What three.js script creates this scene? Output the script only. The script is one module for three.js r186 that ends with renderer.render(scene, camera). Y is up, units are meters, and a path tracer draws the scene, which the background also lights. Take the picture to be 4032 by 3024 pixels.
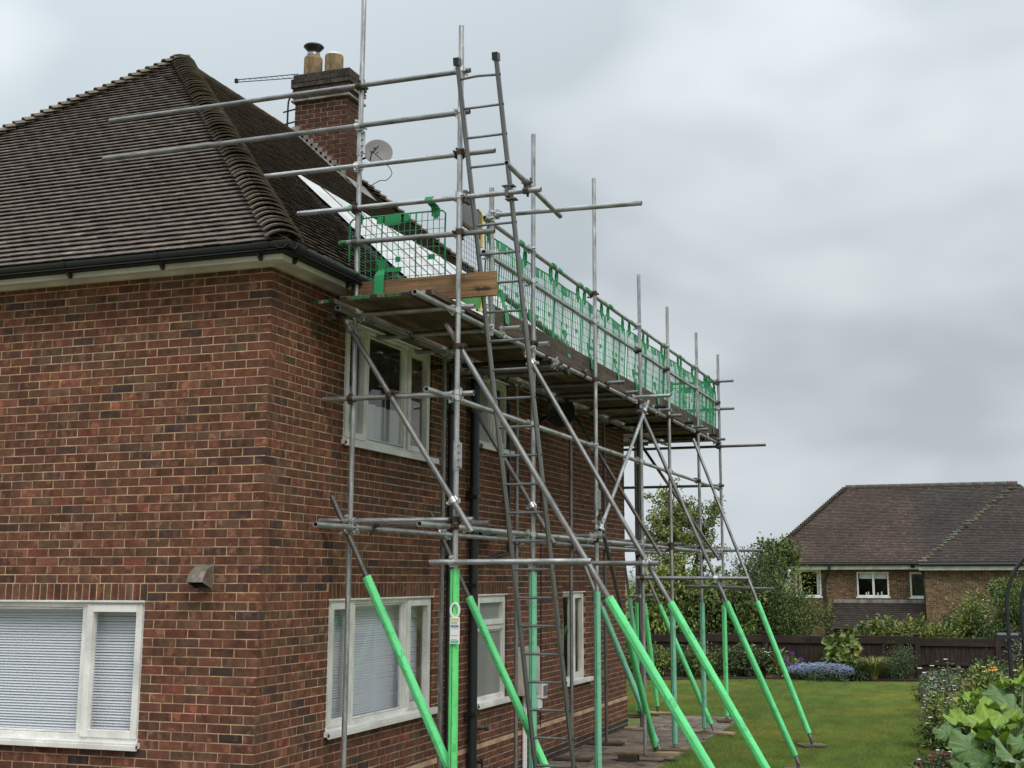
import * as THREE from 'three';
import { mergeGeometries } from 'three/addons/utils/BufferGeometryUtils.js';

// ---------------------------------------------------------------- camera, sky, sun, exposure
const scene = new THREE.Scene();
const camera = new THREE.PerspectiveCamera(33.93, 4 / 3, 0.1, 3000);
camera.rotation.order = 'YXZ';
camera.position.set(5.645, 2.369, 9.155);
camera.rotation.set(0.17983, 0.33149, -0.00098);
camera.setViewOffset(4032, 3024, -140, 134, 4032, 3024);
const renderer = new THREE.WebGLRenderer({ antialias: true });
renderer.toneMapping = THREE.LinearToneMapping;
renderer.toneMappingExposure = 1.5;
renderer.shadowMap.enabled = true;
renderer.shadowMap.type = THREE.PCFSoftShadowMap;

function rngf(seed) { let s = seed >>> 0; return () => { s = (s + 0x6D2B79F5) >>> 0; let t = s; t = Math.imul(t ^ (t >>> 15), t | 1); t ^= t + Math.imul(t ^ (t >>> 7), t | 61); return ((t ^ (t >>> 14)) >>> 0) / 4294967296; }; }
const R0 = rngf(1234);
const rr = (a, b, r = R0) => a + (b - a) * r();
const lerp = (a, b, t) => a + (b - a) * t, clamp = (x, a = 0, b = 1) => Math.min(b, Math.max(a, x)), smooth = (a, b, x) => { const t = clamp((x - a) / (b - a)); return t * t * (3 - 2 * t); };
function hash3(x, y, z) { let h = Math.imul(x, 374761393) ^ Math.imul(y, 668265263) ^ Math.imul(z, 2147483647 ^ 0x5bd1e995); h = Math.imul(h ^ (h >>> 13), 1274126177); return ((h ^ (h >>> 16)) >>> 0) / 4294967296; }
function vnoise3(x, y, z) {
  const X = Math.floor(x), Y = Math.floor(y), Z = Math.floor(z), f = t => t * t * (3 - 2 * t), u = f(x - X), v = f(y - Y), w = f(z - Z);
  const l = (a, b, t) => a + (b - a) * t, h = (i, j, k) => hash3(X + i, Y + j, Z + k);
  return l(l(l(h(0, 0, 0), h(1, 0, 0), u), l(h(0, 1, 0), h(1, 1, 0), u), v), l(l(h(0, 0, 1), h(1, 0, 1), u), l(h(0, 1, 1), h(1, 1, 1), u), v), w);
}
function fbm3(x, y, z, o = 5) { let s = 0, a = .5, n = 0; for (let i = 0; i < o; i++) { s += a * vnoise3(x, y, z); n += a; a *= .5; x = x * 2.03 + 7.1; y = y * 2.03 + 3.7; z = z * 2.03 + 1.3; } return s / n; }
function pn(x, y, P, seed) {                                     // periodic value noise, period P cells
  const X = Math.floor(x), Y = Math.floor(y), f = t => t * t * (3 - 2 * t), u = f(x - X), v = f(y - Y), m = a => ((a % P) + P) % P;
  const h = (i, j) => hash3(m(X + i), m(Y + j), seed);
  return lerp(lerp(h(0, 0), h(1, 0), u), lerp(h(0, 1), h(1, 1), u), v);
}
function pfbm(x, y, P, seed, o = 4) { let s = 0, a = .5, n = 0; for (let i = 0; i < o; i++) { s += a * pn(x * P, y * P, P, seed + i); n += a; a *= .5; P *= 2; } return s / n; }

// overcast sky: soft grey cloud sheets, brighter overhead
{
  const W = 1024, H = 512, d = new Float32Array(W * H * 4);
  for (let j = 0; j < H; j++) for (let i = 0; i < W; i++) {
    const ph = ((i + .5) / W - .5) * 2 * Math.PI, th = ((j + .5) / H - .5) * Math.PI;
    const dx = Math.cos(th) * Math.cos(ph), dz = Math.cos(th) * Math.sin(ph), dy = Math.sin(th);
    const el = Math.max(dy, 0), k = 1 / (el + .28);
    const px = dx * k, pz = dz * k;
    const w1 = fbm3(px * 1.1 + 4.2, 1.5, pz * 1.1 + 9.1, 4), w2 = fbm3(px * 1.1 - 6, 7.5, pz * 1.1 + 2, 4);
    const c = fbm3(px * 1.25 + w1 * 1.3, dy * 2.5, pz * 1.25 + w2 * 1.3, 5), f = fbm3(px * 3.2 + w2, dy * 5, pz * 3.2 + w1, 4);
    const f2 = fbm3(px * 7 + w1 * 2, dy * 9, pz * 7 + w2 * 2, 3); let t = clamp((c - .5) * 3.4 + (f - .5) * 1.5 + (f2 - .5) * .5 + .5);
    const az = Math.atan2(dx, -dz);                              // 0 straight down the plot, negative to the left
    const leftLight = smooth(-.1, -.75, az) * .06;
    let L = lerp(.30, .45, t) + leftLight;
    const cie = .95 + 2.3 * Math.pow(el, 1.9);
    L *= cie;
    const cool = lerp(.10, .055, t);
    const hz = Math.exp(-el * 9);
    let r = L * (1 - cool), g = L * (1 + cool * .12), b = L * (1 + cool * .95);
    const hr = .50, hg = .555, hb = .59;
    r = lerp(r, hr, hz * .55); g = lerp(g, hg, hz * .55); b = lerp(b, hb, hz * .55);
    if (dy < 0) { const q = smooth(0, -.08, dy); r = lerp(r, .10, q); g = lerp(g, .11, q); b = lerp(b, .08, q); }
    const o = (j * W + i) * 4; d[o] = r; d[o + 1] = g; d[o + 2] = b; d[o + 3] = 1;
  }
  const t = new THREE.DataTexture(d, W, H, THREE.RGBAFormat, THREE.FloatType);
  t.mapping = THREE.EquirectangularReflectionMapping; t.magFilter = THREE.LinearFilter; t.minFilter = THREE.LinearFilter; t.wrapS = THREE.RepeatWrapping; t.needsUpdate = true;
  scene.background = t; scene.environment = t;
}
const sun = new THREE.DirectionalLight(0xfff3e4, 1.1);
sun.position.set(22, 34, 16); sun.target.position.set(0, 3, -5);
sun.castShadow = true; sun.shadow.radius = 40; sun.shadow.mapSize.set(2048, 2048);
Object.assign(sun.shadow.camera, { left: -30, right: 30, top: 30, bottom: -30, near: 1, far: 120 });
scene.add(sun, sun.target);

// ---------------------------------------------------------------- textures and materials
function tex(size, fn, repX = 1, repY = 1, srgb = true) {
  const d = new Uint8Array(size * size * 4);
  for (let j = 0; j < size; j++) for (let i = 0; i < size; i++) {
    const c = fn(i / size, j / size), o = (j * size + i) * 4, a = Array.isArray(c) ? c : [c, c, c];
    d[o] = clamp(a[0]) * 255; d[o + 1] = clamp(a[1]) * 255; d[o + 2] = clamp(a[2]) * 255; d[o + 3] = 255;
  }
  const t = new THREE.DataTexture(d, size, size, THREE.RGBAFormat);
  t.wrapS = t.wrapT = THREE.RepeatWrapping; t.magFilter = THREE.LinearFilter; t.minFilter = THREE.LinearMipmapLinearFilter; t.generateMipmaps = true;
  if (srgb) t.colorSpace = THREE.SRGBColorSpace; t.repeat.set(repX, repY); t.needsUpdate = true; return t;
}
const brickTex = tex(512, (x, y) => {
  const a = pfbm(x, y, 6, 11, 5), b = pfbm(x, y, 40, 23, 3), band = pn(x * 26, y * 3, 26, 5), sp = pn(x * 150, y * 150, 150, 31), s = pfbm(x, y, 14, 77, 4);
  let v = .74 + (a - .5) * .34 + (b - .5) * .22 + (band - .5) * .16;
  const smear = smooth(.60, .74, s) * .30, pale = sp > .988 ? .25 : 0;
  return [v + smear * .85 + pale, v + smear * .9 + pale, v + smear * .85 + pale];
}, .8, .8);
const brickBump = tex(512, (x, y) => .5 + (pfbm(x, y, 60, 3, 4) - .5) * .7 + (pn(x * 200, y * 200, 200, 4) - .5) * .25, .8, .8, false);
const mortarTex = tex(256, (x, y) => { const a = pfbm(x, y, 8, 41, 4), b = pn(x * 120, y * 120, 120, 5), v = .70 + (a - .5) * .4 + (b - .5) * .16; return [v, v * .905, v * .775]; }, 1, 1);
const tileTex = tex(512, (x, y) => {
  const a = pfbm(x, y, 5, 61, 5), b = pfbm(x, y, 50, 29, 3), l = pfbm(x, y, 10, 91, 3), l2 = pn(x * 60, y * 60, 60, 9), m = pfbm(x, y, 9, 17, 4);
  const v = .72 + (a - .5) * .3 + (b - .5) * .28; let c = [v, v * .98, v * .96];
  const lich = smooth(.80, .83, l) * .75 + (l2 > .985 ? .35 : 0); c = c.map((q, i) => lerp(q, [.98, .95, .88][i], clamp(lich)));
  const moss = smooth(.66, .78, m) * .35; return [lerp(c[0], .42, moss), lerp(c[1], .40, moss), lerp(c[2], .24, moss)];
}, .7, .7);
const galvTex = tex(256, (x, y) => { const a = pfbm(x, y, 7, 3, 4), s = pn(x * 40, y * 4, 40, 8), b = pn(x * 90, y * 60, 90, 2), r = smooth(.66, .8, pfbm(x, y, 5, 51, 4)); const v = .80 + (a - .5) * .4 + (s - .5) * .16 + (b - .5) * .12; return [v + r * .02, v - r * .05, v - r * .11]; }, 1, 1);
const woodTex = tex(512, (x, y) => { const g = pn(x * 3, y * 90, 90, 5) * .5 + pn(x * 10, y * 180, 180, 6) * .3, a = pfbm(x, y, 5, 13, 4), k = smooth(.72, .8, pfbm(x, y, 12, 71, 3)); const v = .62 + (g - .4) * .5 + (a - .5) * .5 - k * .25; return [v, v * .97, v * .92]; }, .6, 1.0);
const foamTex = tex(256, (x, y) => { const a = pfbm(x, y, 6, 19, 3), b = pn(x * 110, y * 110, 110, 4), sc = smooth(.66, .76, pfbm(x, y, 14, 63, 4)), dr = smooth(.62, .8, pfbm(x, y, 5, 71, 3)); const v = .93 + (a - .5) * .13 + (b - .5) * .07, k = 1 - sc * .13 - dr * .08; return [v * k + dr * .02, v * k, v * k + dr * .02]; });
const grimeTex = tex(256, (x, y) => { const a = pfbm(x, y, 5, 33, 4), b = pn(x * 70, y * 70, 70, 4), v = .90 + (a - .5) * .22 + (b - .5) * .05; return [v, v, v * .985]; }, .8, .8);
const stoneTex = tex(512, (x, y) => { const a = pfbm(x, y, 5, 43, 5), b = pfbm(x, y, 40, 44, 3), g = smooth(.58, .75, pfbm(x, y, 10, 88, 4)), v = .66 + (a - .5) * .5 + (b - .5) * .3; return [lerp(v, .36, g * .5), lerp(v * .95, .37, g * .5), lerp(v * .89, .28, g * .5)]; }, .7, .7);
const lawnTex = tex(512, (x, y) => { const a = pfbm(x, y, 4, 15, 5), b = pfbm(x, y, 60, 16, 3), v = .78 + (a - .5) * .42 + (b - .5) * .5; return [v * 1.0, v, v * .8]; }, .22, .22);
const soilTex = tex(256, (x, y) => { const v = .65 + (pfbm(x, y, 16, 7, 4) - .5) * .9; return [v, v * .9, v * .8]; });

const M = (color, roughness = .8, o = {}) => new THREE.MeshStandardMaterial({ color: Array.isArray(color) ? new THREE.Color().setRGB(...color) : new THREE.Color(color), roughness, ...o });
const mat = {
  brick: M([1.04, .93, .83], .97, { vertexColors: true, map: brickTex, bumpMap: brickBump, bumpScale: .004 }),
  mortar: M([.92, .81, .68], .95, { map: mortarTex }),
  tile: M([1, 1, 1], .88, { vertexColors: true, map: tileTex }),
  galv: M([.60, .62, .63], .42, { metalness: .65, map: galvTex }),
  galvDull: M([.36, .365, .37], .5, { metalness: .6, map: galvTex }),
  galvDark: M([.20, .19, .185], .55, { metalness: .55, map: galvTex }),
  steel: M([.34, .35, .37], .4, { metalness: .75, map: galvTex }),
  zinc: M([.55, .57, .58], .42, { metalness: .8 }),
  rust: M([.12, .075, .05], .75, { metalness: .3, map: galvTex }),
  foam: M([.17, .84, .32], .75, { map: foamTex }),
  foamTeal: M([.22, .60, .41], .8, { map: foamTex }),
  foamYellow: M([.16, .83, .25], .75, { map: foamTex }),
  guard: M([.016, .27, .095], .5),
  board: M([.34, .25, .16], .85, { map: woodTex }),
  boardDark: M([.20, .155, .11], .88, { map: woodTex }),
  toe: M([.52, .325, .18], .85, { map: woodTex }),
  toeDark: M([.19, .145, .115], .88, { map: woodTex }),
  paleWood: M([.72, .58, .38], .8, { map: woodTex }),
  fence: M([.075, .05, .038], .85, { map: woodTex }),
  paintGreen: M([.05, .30, .12], .7, { map: soilTex }), paintBlack: M([.03, .032, .04], .7, { map: soilTex }), paintWhite: M([.5, .5, .48], .7, { map: soilTex }),
  pvc: M([.92, .92, .91], .32, { map: grimeTex }),
  fascia: M([.76, .745, .725], .45, { map: grimeTex }),
  black: M([.016, .018, .021], .38),
  blackMatt: M([.012, .012, .013], .85),
  felt: M([.014, .014, .016], .9), membrane: M([.66, .67, .70], .7, { map: grimeTex }), strap: M([.045, .047, .05], .8),
  lead: M([.48, .51, .54], .55, { map: stoneTex }),
  cap: M([.115, .10, .092], .95, { map: stoneTex }),
  pot: M([.60, .47, .30], .85, { map: stoneTex }),
  dish: M([.17, .175, .18], .55, { map: grimeTex }),
  hood: M([.44, .41, .39], .6, { map: stoneTex }),
  slat: M([.76, .79, .87], .45),
  room: M([.42, .40, .37], .9), curtain: M([.72, .72, .74], .9), carpet: M([.18, .15, .12], .95),
  slab: M([.40, .345, .305], .9, { map: stoneTex }), jointM: M([.075, .065, .05], .95, { map: soilTex }),
  lawn: M([.19, .235, .058], .95, { map: lawnTex }), soil: M([.075, .055, .04], .95, { map: soilTex }),
  leaf: M([1, 1, 1], .6, { vertexColors: true, side: THREE.DoubleSide }),
  petal: M([1, 1, 1], .6, { vertexColors: true, side: THREE.DoubleSide }),
  bark: M([.10, .075, .055], .9, { map: woodTex }), stem: M([.10, .16, .045], .7),
  bigLeaf: new THREE.MeshPhysicalMaterial({ color: 0xffffff, vertexColors: true, roughness: .75, side: THREE.DoubleSide, transmission: .25, thickness: 0 }),
  yellow: M([.72, .5, .05], .5), red: M([.42, .02, .03], .5), orange: M([.75, .25, .04], .5), greyPanel: M([.15, .16, .165], .45),
  greenPanel: new THREE.MeshPhysicalMaterial({ color: new THREE.Color().setRGB(.10, .48, .07), roughness: .45, transmission: .35, thickness: 0 }),
  white: M([.8, .8, .8], .4), tagBlue: M([.12, .25, .34], .5), box: M([.62, .60, .57], .5, { map: grimeTex }),
  glass: new THREE.MeshPhysicalMaterial({ color: new THREE.Color().setRGB(.975, .985, .98), roughness: .012, transmission: 1, thickness: 0, ior: 1.62 }),
  frosted: new THREE.MeshPhysicalMaterial({ color: new THREE.Color().setRGB(.80, .85, .84), roughness: .35, transmission: .75, thickness: 0, ior: 1.5 }),
  hills: M([.10, .14, .07], 1),
};

// ---------------------------------------------------------------- object helpers
const used = {};
function numbered(n) { used[n] = (used[n] ?? -1) + 1; return used[n] ? n + '_' + String(used[n]).padStart(3, '0') : n; }
const base = new Map();                                          // thing -> base position
function shadow(m) { m.castShadow = m.receiveShadow = true; return m; }
function tag(o, label, category, group) { o.userData.label = label; o.userData.category = category; if (group) o.userData.group = group; return o; }
function thing(name, label, category, pos = [0, 0, 0], group) {
  const o = new THREE.Group(); o.name = numbered(name); o.position.set(...pos); tag(o, label, category, group); scene.add(o); base.set(o, o.position.clone()); return o;
}
function structure(name, geo, m, label) { const o = shadow(new THREE.Mesh(geo, m)); o.name = numbered(name); o.userData.kind = 'structure'; if (label) o.userData.label = label; scene.add(o); base.set(o, o.position.clone()); return o; }
function part(parent, name, geos, m, label) {                    // geometry given in world coordinates
  let g = Array.isArray(geos) ? merge(geos) : geos; const b = base.get(parent) || new THREE.Vector3();
  g.translate(-b.x, -b.y, -b.z);
  const o = shadow(new THREE.Mesh(g, m)); o.name = name; if (label) o.userData.label = label; parent.add(o); base.set(o, b); return o;
}
function group(parent, name, label) { const o = new THREE.Group(); o.name = name; if (label) o.userData.label = label; parent.add(o); base.set(o, base.get(parent)); return o; }
function clean(g) { g = g.index ? g.toNonIndexed() : g; for (const k of Object.keys(g.attributes)) if (!['position', 'normal', 'uv', 'color'].includes(k)) g.deleteAttribute(k); return g; }
function merge(list) { list = list.flat().map(clean); const hasC = list.some(g => g.attributes.color); for (const g of list) { if (!g.attributes.uv) g.setAttribute('uv', new THREE.BufferAttribute(new Float32Array(g.attributes.position.count * 2), 2)); if (!hasC) g.deleteAttribute('color'); } return list.length === 1 ? list[0] : mergeGeometries(list); }
class Acc {                                                      // flat-shaded quads with colour and uv
  constructor() { this.p = []; this.n = []; this.u = []; this.c = []; }
  tri(a, b, c, col, ua, ub, uc) {
    const ux = b[0] - a[0], uy = b[1] - a[1], uz = b[2] - a[2], vx = c[0] - a[0], vy = c[1] - a[1], vz = c[2] - a[2];
    let nx = uy * vz - uz * vy, ny = uz * vx - ux * vz, nz = ux * vy - uy * vx; const l = Math.hypot(nx, ny, nz) || 1; nx /= l; ny /= l; nz /= l;
    this.p.push(...a, ...b, ...c); for (let i = 0; i < 3; i++) { this.n.push(nx, ny, nz); this.c.push(...col); } this.u.push(...ua, ...ub, ...uc);
  }
  quad(a, b, c, d, col, ua, ub, uc, ud) { this.tri(a, b, c, col, ua, ub, uc); this.tri(a, c, d, col, ua, uc, ud); }
  get empty() { return !this.p.length; }
  geo() { const g = new THREE.BufferGeometry(); g.setAttribute('position', new THREE.Float32BufferAttribute(this.p, 3)); g.setAttribute('normal', new THREE.Float32BufferAttribute(this.n, 3)); g.setAttribute('uv', new THREE.Float32BufferAttribute(this.u, 2)); g.setAttribute('color', new THREE.Float32BufferAttribute(this.c, 3)); return g; }
}
function axisUV(g, axis = 2, off = 0) { const p = g.attributes.position, u = new Float32Array(p.count * 2), o = [0, 1, 2].filter(i => i !== axis); for (let i = 0; i < p.count; i++) { const v = [p.getX(i), p.getY(i), p.getZ(i)]; u[2 * i] = v[axis] + off; u[2 * i + 1] = v[o[0]] + v[o[1]] + off * .37; } g.setAttribute('uv', new THREE.BufferAttribute(u, 2)); return g; }
function box(x0, x1, y0, y1, z0, z1, axis = 2, off = 0) { const g = new THREE.BoxGeometry(Math.abs(x1 - x0), Math.abs(y1 - y0), Math.abs(z1 - z0)); g.translate((x0 + x1) / 2, (y0 + y1) / 2, (z0 + z1) / 2); return axisUV(g, axis, off); }
function bevelBox(x0, x1, y0, y1, z0, z1, b = .004, axis = 2, off = 0) {
  const w = x1 - x0, h = y1 - y0, d = z1 - z0, s = new THREE.Shape(); s.moveTo(-w / 2 + b, -h / 2 + b); s.lineTo(w / 2 - b, -h / 2 + b); s.lineTo(w / 2 - b, h / 2 - b); s.lineTo(-w / 2 + b, h / 2 - b);
  const g = new THREE.ExtrudeGeometry(s, { depth: d - 2 * b, bevelEnabled: true, bevelThickness: b, bevelSize: b, bevelSegments: 1, steps: 1 }); g.translate((x0 + x1) / 2, (y0 + y1) / 2, z0 + b); return axisUV(clean(g), axis, off);
}
const V = (a) => new THREE.Vector3(...a);
function along(g, a, b) { const A = V(a), B = V(b), d = B.clone().sub(A).normalize(), q = new THREE.Quaternion().setFromUnitVectors(new THREE.Vector3(0, 1, 0), d); g.applyQuaternion(q); const m = A.add(B).multiplyScalar(.5); g.translate(m.x, m.y, m.z); return g; }
function rod(a, b, r, seg = 8, r2 = r, open = false) { const l = V(a).distanceTo(V(b)); const g = new THREE.CylinderGeometry(r2, r, l, seg, 1, open); const u = g.attributes.uv; for (let i = 0; i < u.count; i++) u.setXY(i, u.getX(i) * .3, u.getY(i) * l); return clean(along(g, a, b)); }
function pipe(a, b, ro, ri, seg = 14, gap = 0, off = 0) {        // hollow tube, optional lengthwise slit
  const l = V(a).distanceTo(V(b)), t0 = gap ? gap / 2 : 0, tl = Math.PI * 2 - gap, parts = [];
  const o = new THREE.CylinderGeometry(ro, ro, l, seg, 1, true, t0, tl), i = new THREE.CylinderGeometry(ri, ri, l, seg, 1, true, t0, tl);
  for (const g of [o, i]) { const u = g.attributes.uv; for (let k = 0; k < u.count; k++) u.setXY(k, u.getX(k) * .3 + off, u.getY(k) * l + off * 3); }
  parts.push(o, i);
  for (const s of [-1, 1]) { const rg = new THREE.RingGeometry(ri, ro, seg, 1, t0 - Math.PI / 2, tl); rg.rotateX(-s * Math.PI / 2); rg.translate(0, s * l / 2, 0); parts.push(rg); }
  return clean(along(mergeGeometries(parts.map(clean)), a, b));
}
function curve(pts, r, seg = 20, rs = 7) { return clean(new THREE.TubeGeometry(new THREE.CatmullRomCurve3(pts.map(V)), seg, r, rs)); }
function rotAbout(g, c, rx = 0, ry = 0, rz = 0) { g.translate(-c[0], -c[1], -c[2]); g.rotateX(rx); g.rotateY(ry); g.rotateZ(rz); g.translate(...c); return g; }

// ---------------------------------------------------------------- the setting: ground, lawn, patio
const groundY = (x, z) => { const a = smooth(-22.6, -40, z) * -2.2, e = smooth(9, 26, x) * -.6; return a + e - .02; };
{
  const xs = [], zs = []; for (let i = 0; i <= 70; i++) { const t = (i / 70) * 2 - 1; xs.push(Math.sign(t) * (Math.abs(t) * 22 + Math.pow(Math.abs(t), 6) * 1500)); zs.push(-10 + Math.sign(t) * (Math.abs(t) * 40 + Math.pow(Math.abs(t), 6) * 1500)); }
  const p = [], idx = [], u = [];
  for (let j = 0; j <= 70; j++) for (let i = 0; i <= 70; i++) { p.push(xs[i], groundY(xs[i], zs[j]), zs[j]); u.push(xs[i], zs[j]); }
  for (let j = 0; j < 70; j++) for (let i = 0; i < 70; i++) { const a = j * 71 + i; idx.push(a, a + 71, a + 1, a + 1, a + 71, a + 72); }
  const g = new THREE.BufferGeometry(); g.setAttribute('position', new THREE.Float32BufferAttribute(p, 3)); g.setAttribute('uv', new THREE.Float32BufferAttribute(u, 2)); g.setIndex(idx); g.computeVertexNormals();
  structure('lawn', g, mat.lawn);
}
function poly(pts, y, h = 0) { const s = new THREE.Shape(pts.map(([x, z]) => new THREE.Vector2(x, -z))); const g = h ? new THREE.ExtrudeGeometry(s, { depth: h, bevelEnabled: false }) : new THREE.ShapeGeometry(s); g.rotateX(-Math.PI / 2); g.translate(0, y, 0); return clean(g); }
const rightBed = [[4.15, -22.6], [4.15, -18.8], [4.45, -15], [4.62, -11.6], [4.92, -10.2], [5.25, -8.4], [5.0, -6.4], [4.9, -4.6], [4.9, -2.0], [9.5, -2.0], [9.5, -22.6]];
const backBed = [[-4.5, -22.75], [-4.5, -20.5], [-1.9, -20.7], [.3, -21.75], [3.1, -22.1], [3.95, -22.3], [3.95, -22.75]];
structure('flower_bed', poly(rightBed, -.012, .05), mat.soil, 'dark soil of the long flower border on the right');
structure('flower_bed', poly(backBed, -.012, .05), mat.soil, 'dark soil of the flower border along the fence');
{
  const pat = structure('patio', box(.02, 1.46, -.06, -.012, -13.25, 3), mat.jointM, 'paved strip of stone slabs along the long wall');
  const r = rngf(77); let z = 2.9;
  while (z > -13.2) {
    const d = rr(.36, .62, r), cuts = [.02]; let x = .02; while (x < 1.2) { x += rr(.32, .72, r); cuts.push(Math.min(x, 1.46)); } if (cuts[cuts.length - 1] < 1.45) cuts.push(1.46); if (cuts[cuts.length - 1] - cuts[cuts.length - 2] < .18) cuts.splice(cuts.length - 2, 1);
    for (let i = 0; i + 1 < cuts.length; i++) { const dy = rr(-.006, .006, r), g = bevelBox(cuts[i] + .006, cuts[i + 1] - .006, -.05, .0 + dy, z - d + .006, z - .006, .006, 0, rr(0, 9, r)); rotAbout(g, [cuts[i], 0, z], rr(-.006, .006, r), 0, rr(-.006, .006, r)); if (z > -5 && i % 1 === 0 && z > -2) continue; part(pat, 'paving_slab', g, mat.slab); }
    z -= d;
  }
  const near = []; { const r2 = rngf(5); for (let zz = 2.9; zz > -2.4; zz -= .5) for (let i = 0; i < 3; i++) near.push(bevelBox(.03 + i * .475, .03 + i * .475 + .463, -.05, rr(-.004, .004, r2), zz - .488, zz, .006, 0, zz * 3 + i)); }
  const ng = part(pat, 'paving_slab', near, mat.slab); ng.userData.kind = 'stuff';
  const edge = []; const r3 = rngf(8); for (let zz = 1; zz > -13.2;) { const l = rr(.25, .5, r3); edge.push(bevelBox(1.462, 1.54, -.08, rr(-.005, .025, r3), zz - l + .01, zz, .01, 2, zz)); zz -= l; }
  part(pat, 'edging_stone', edge, mat.slab).userData.kind = 'stuff';
}
structure('terrace', box(-9, 7, -.05, .006, .4, 12, 0), mat.slab, 'paved ground in front of the house, beside the camera');
{ // far rise on the horizon
  const p = [], idx = [], N = 60; const r = rngf(3); for (let i = 0; i <= N; i++) { const x = lerp(-700, 700, i / N), h = -4 + 5 * vnoise3(i * .3, 2, 1) + 2; p.push(x, -8, -520, x, h, -560, x, h - 4, -800); } for (let i = 0; i < N; i++) for (let k = 0; k < 2; k++) { const a = i * 3 + k; idx.push(a, a + 3, a + 1, a + 1, a + 3, a + 4); }
  const g = new THREE.BufferGeometry(); g.setAttribute('position', new THREE.Float32BufferAttribute(p, 3)); g.setIndex(idx); g.computeVertexNormals(); structure('hills', g, mat.hills);
}

// ---------------------------------------------------------------- the house
const house = thing('brick_house', 'dark red brick house with hipped tile roof, behind the scaffold', 'house', [0, 0, 0]);
const EAVE = 5.08, TAN = .927, CP = Math.cos(Math.atan(TAN)), SP = Math.sin(Math.atan(TAN)), OV = .33;
const ZF = -11.17, XW = -7.8;                                    // far wall and west wall
const mapL = (u, y, n) => [u, y, n], mapR = (u, y, n) => [n, y, -u];
const brickTones = [[.255, .108, .070], [.238, .102, .068], [.225, .094, .064], [.27, .110, .071], [.212, .100, .068], [.23, .122, .080], [.195, .118, .080], [.145, .082, .066], [.115, .072, .068], [.182, .092, .064], [.235, .137, .10], [.36, .15, .10], [.29, .095, .068]];
const toneW = [11, 11, 10, 8, 9, 7, 4, 3, 2, 6, 3, 1, 2]; const toneT = toneW.reduce((a, b) => a + b);
function tone(r) { let k = r() * toneT, i = 0; while ((k -= toneW[i]) > 0) i++; const s = rr(.88, 1.12, r); return brickTones[i].map(c => c * s); }
function brick(acc, map, u0, u1, y0, y1, D, col, r, n0 = 0) {
  const c = .003, j = () => (r() - .5) * .004, uo = r() * 7, vo = r() * 7;
  const dark = [0, 1].map(() => r() < .25 ? rr(.75, .95, r) : 1);
  const F = [[u0 + c + j() * .6, y0 + c + j()], [u1 - c + j() * .6, y0 + c + j()], [u1 - c + j() * .6, y1 - c + j()], [u0 + c + j() * .6, y1 - c + j()]], O = [[u0, y0], [u1, y0], [u1, y1], [u0, y1]];
  const tn = n0 + (r() - .5) * .003, P = (q, n) => map(q[0], q[1], n), U = q => [q[0] + uo, q[1] + vo], um = (F[0][0] + F[1][0]) / 2;
  const fb = [um, F[0][1]], ft = [um, F[2][1]], k0 = col.map(x => x * dark[0]), k1 = col.map(x => x * dark[1]);
  acc.quad(P(F[0], tn), P(fb, tn), P(ft, tn), P(F[3], tn), k0, U(F[0]), U(fb), U(ft), U(F[3]));
  acc.quad(P(fb, tn), P(F[1], tn), P(F[2], tn), P(ft, tn), k1, U(fb), U(F[1]), U(F[2]), U(ft));
  for (let i = 0; i < 4; i++) { const k = (i + 1) % 4; acc.quad(P(O[i], n0 - c), P(O[k], n0 - c), P(F[k], tn), P(F[i], tn), col, U(O[i]), U(O[k]), U(F[k]), U(F[i])); const a = U(O[i]), b = U(O[k]); acc.quad(P(O[i], n0 - D), P(O[k], n0 - D), P(O[k], n0 - c), P(O[i], n0 - c), col, [a[0] + D, a[1] + D], [b[0] + D, b[1] + D], b, a); }
}
const Yc = k => 4.96 - .075 * k, H2 = .0047, MOD = .2266, JH = .0046;
const openL = [[-3.45, -1.11, 37, 53]], openR = [[1.175, 3.46, 37, 53], [4.70, 5.69, 37, 54], [7.89, 8.92, 37, 54], [1.345, 3.35, 2, 18], [4.73, 5.70, 2, 14]];
const wallBricks = [];                                           // {map,u0,u1,y0,y1,D,n0,side}
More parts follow.
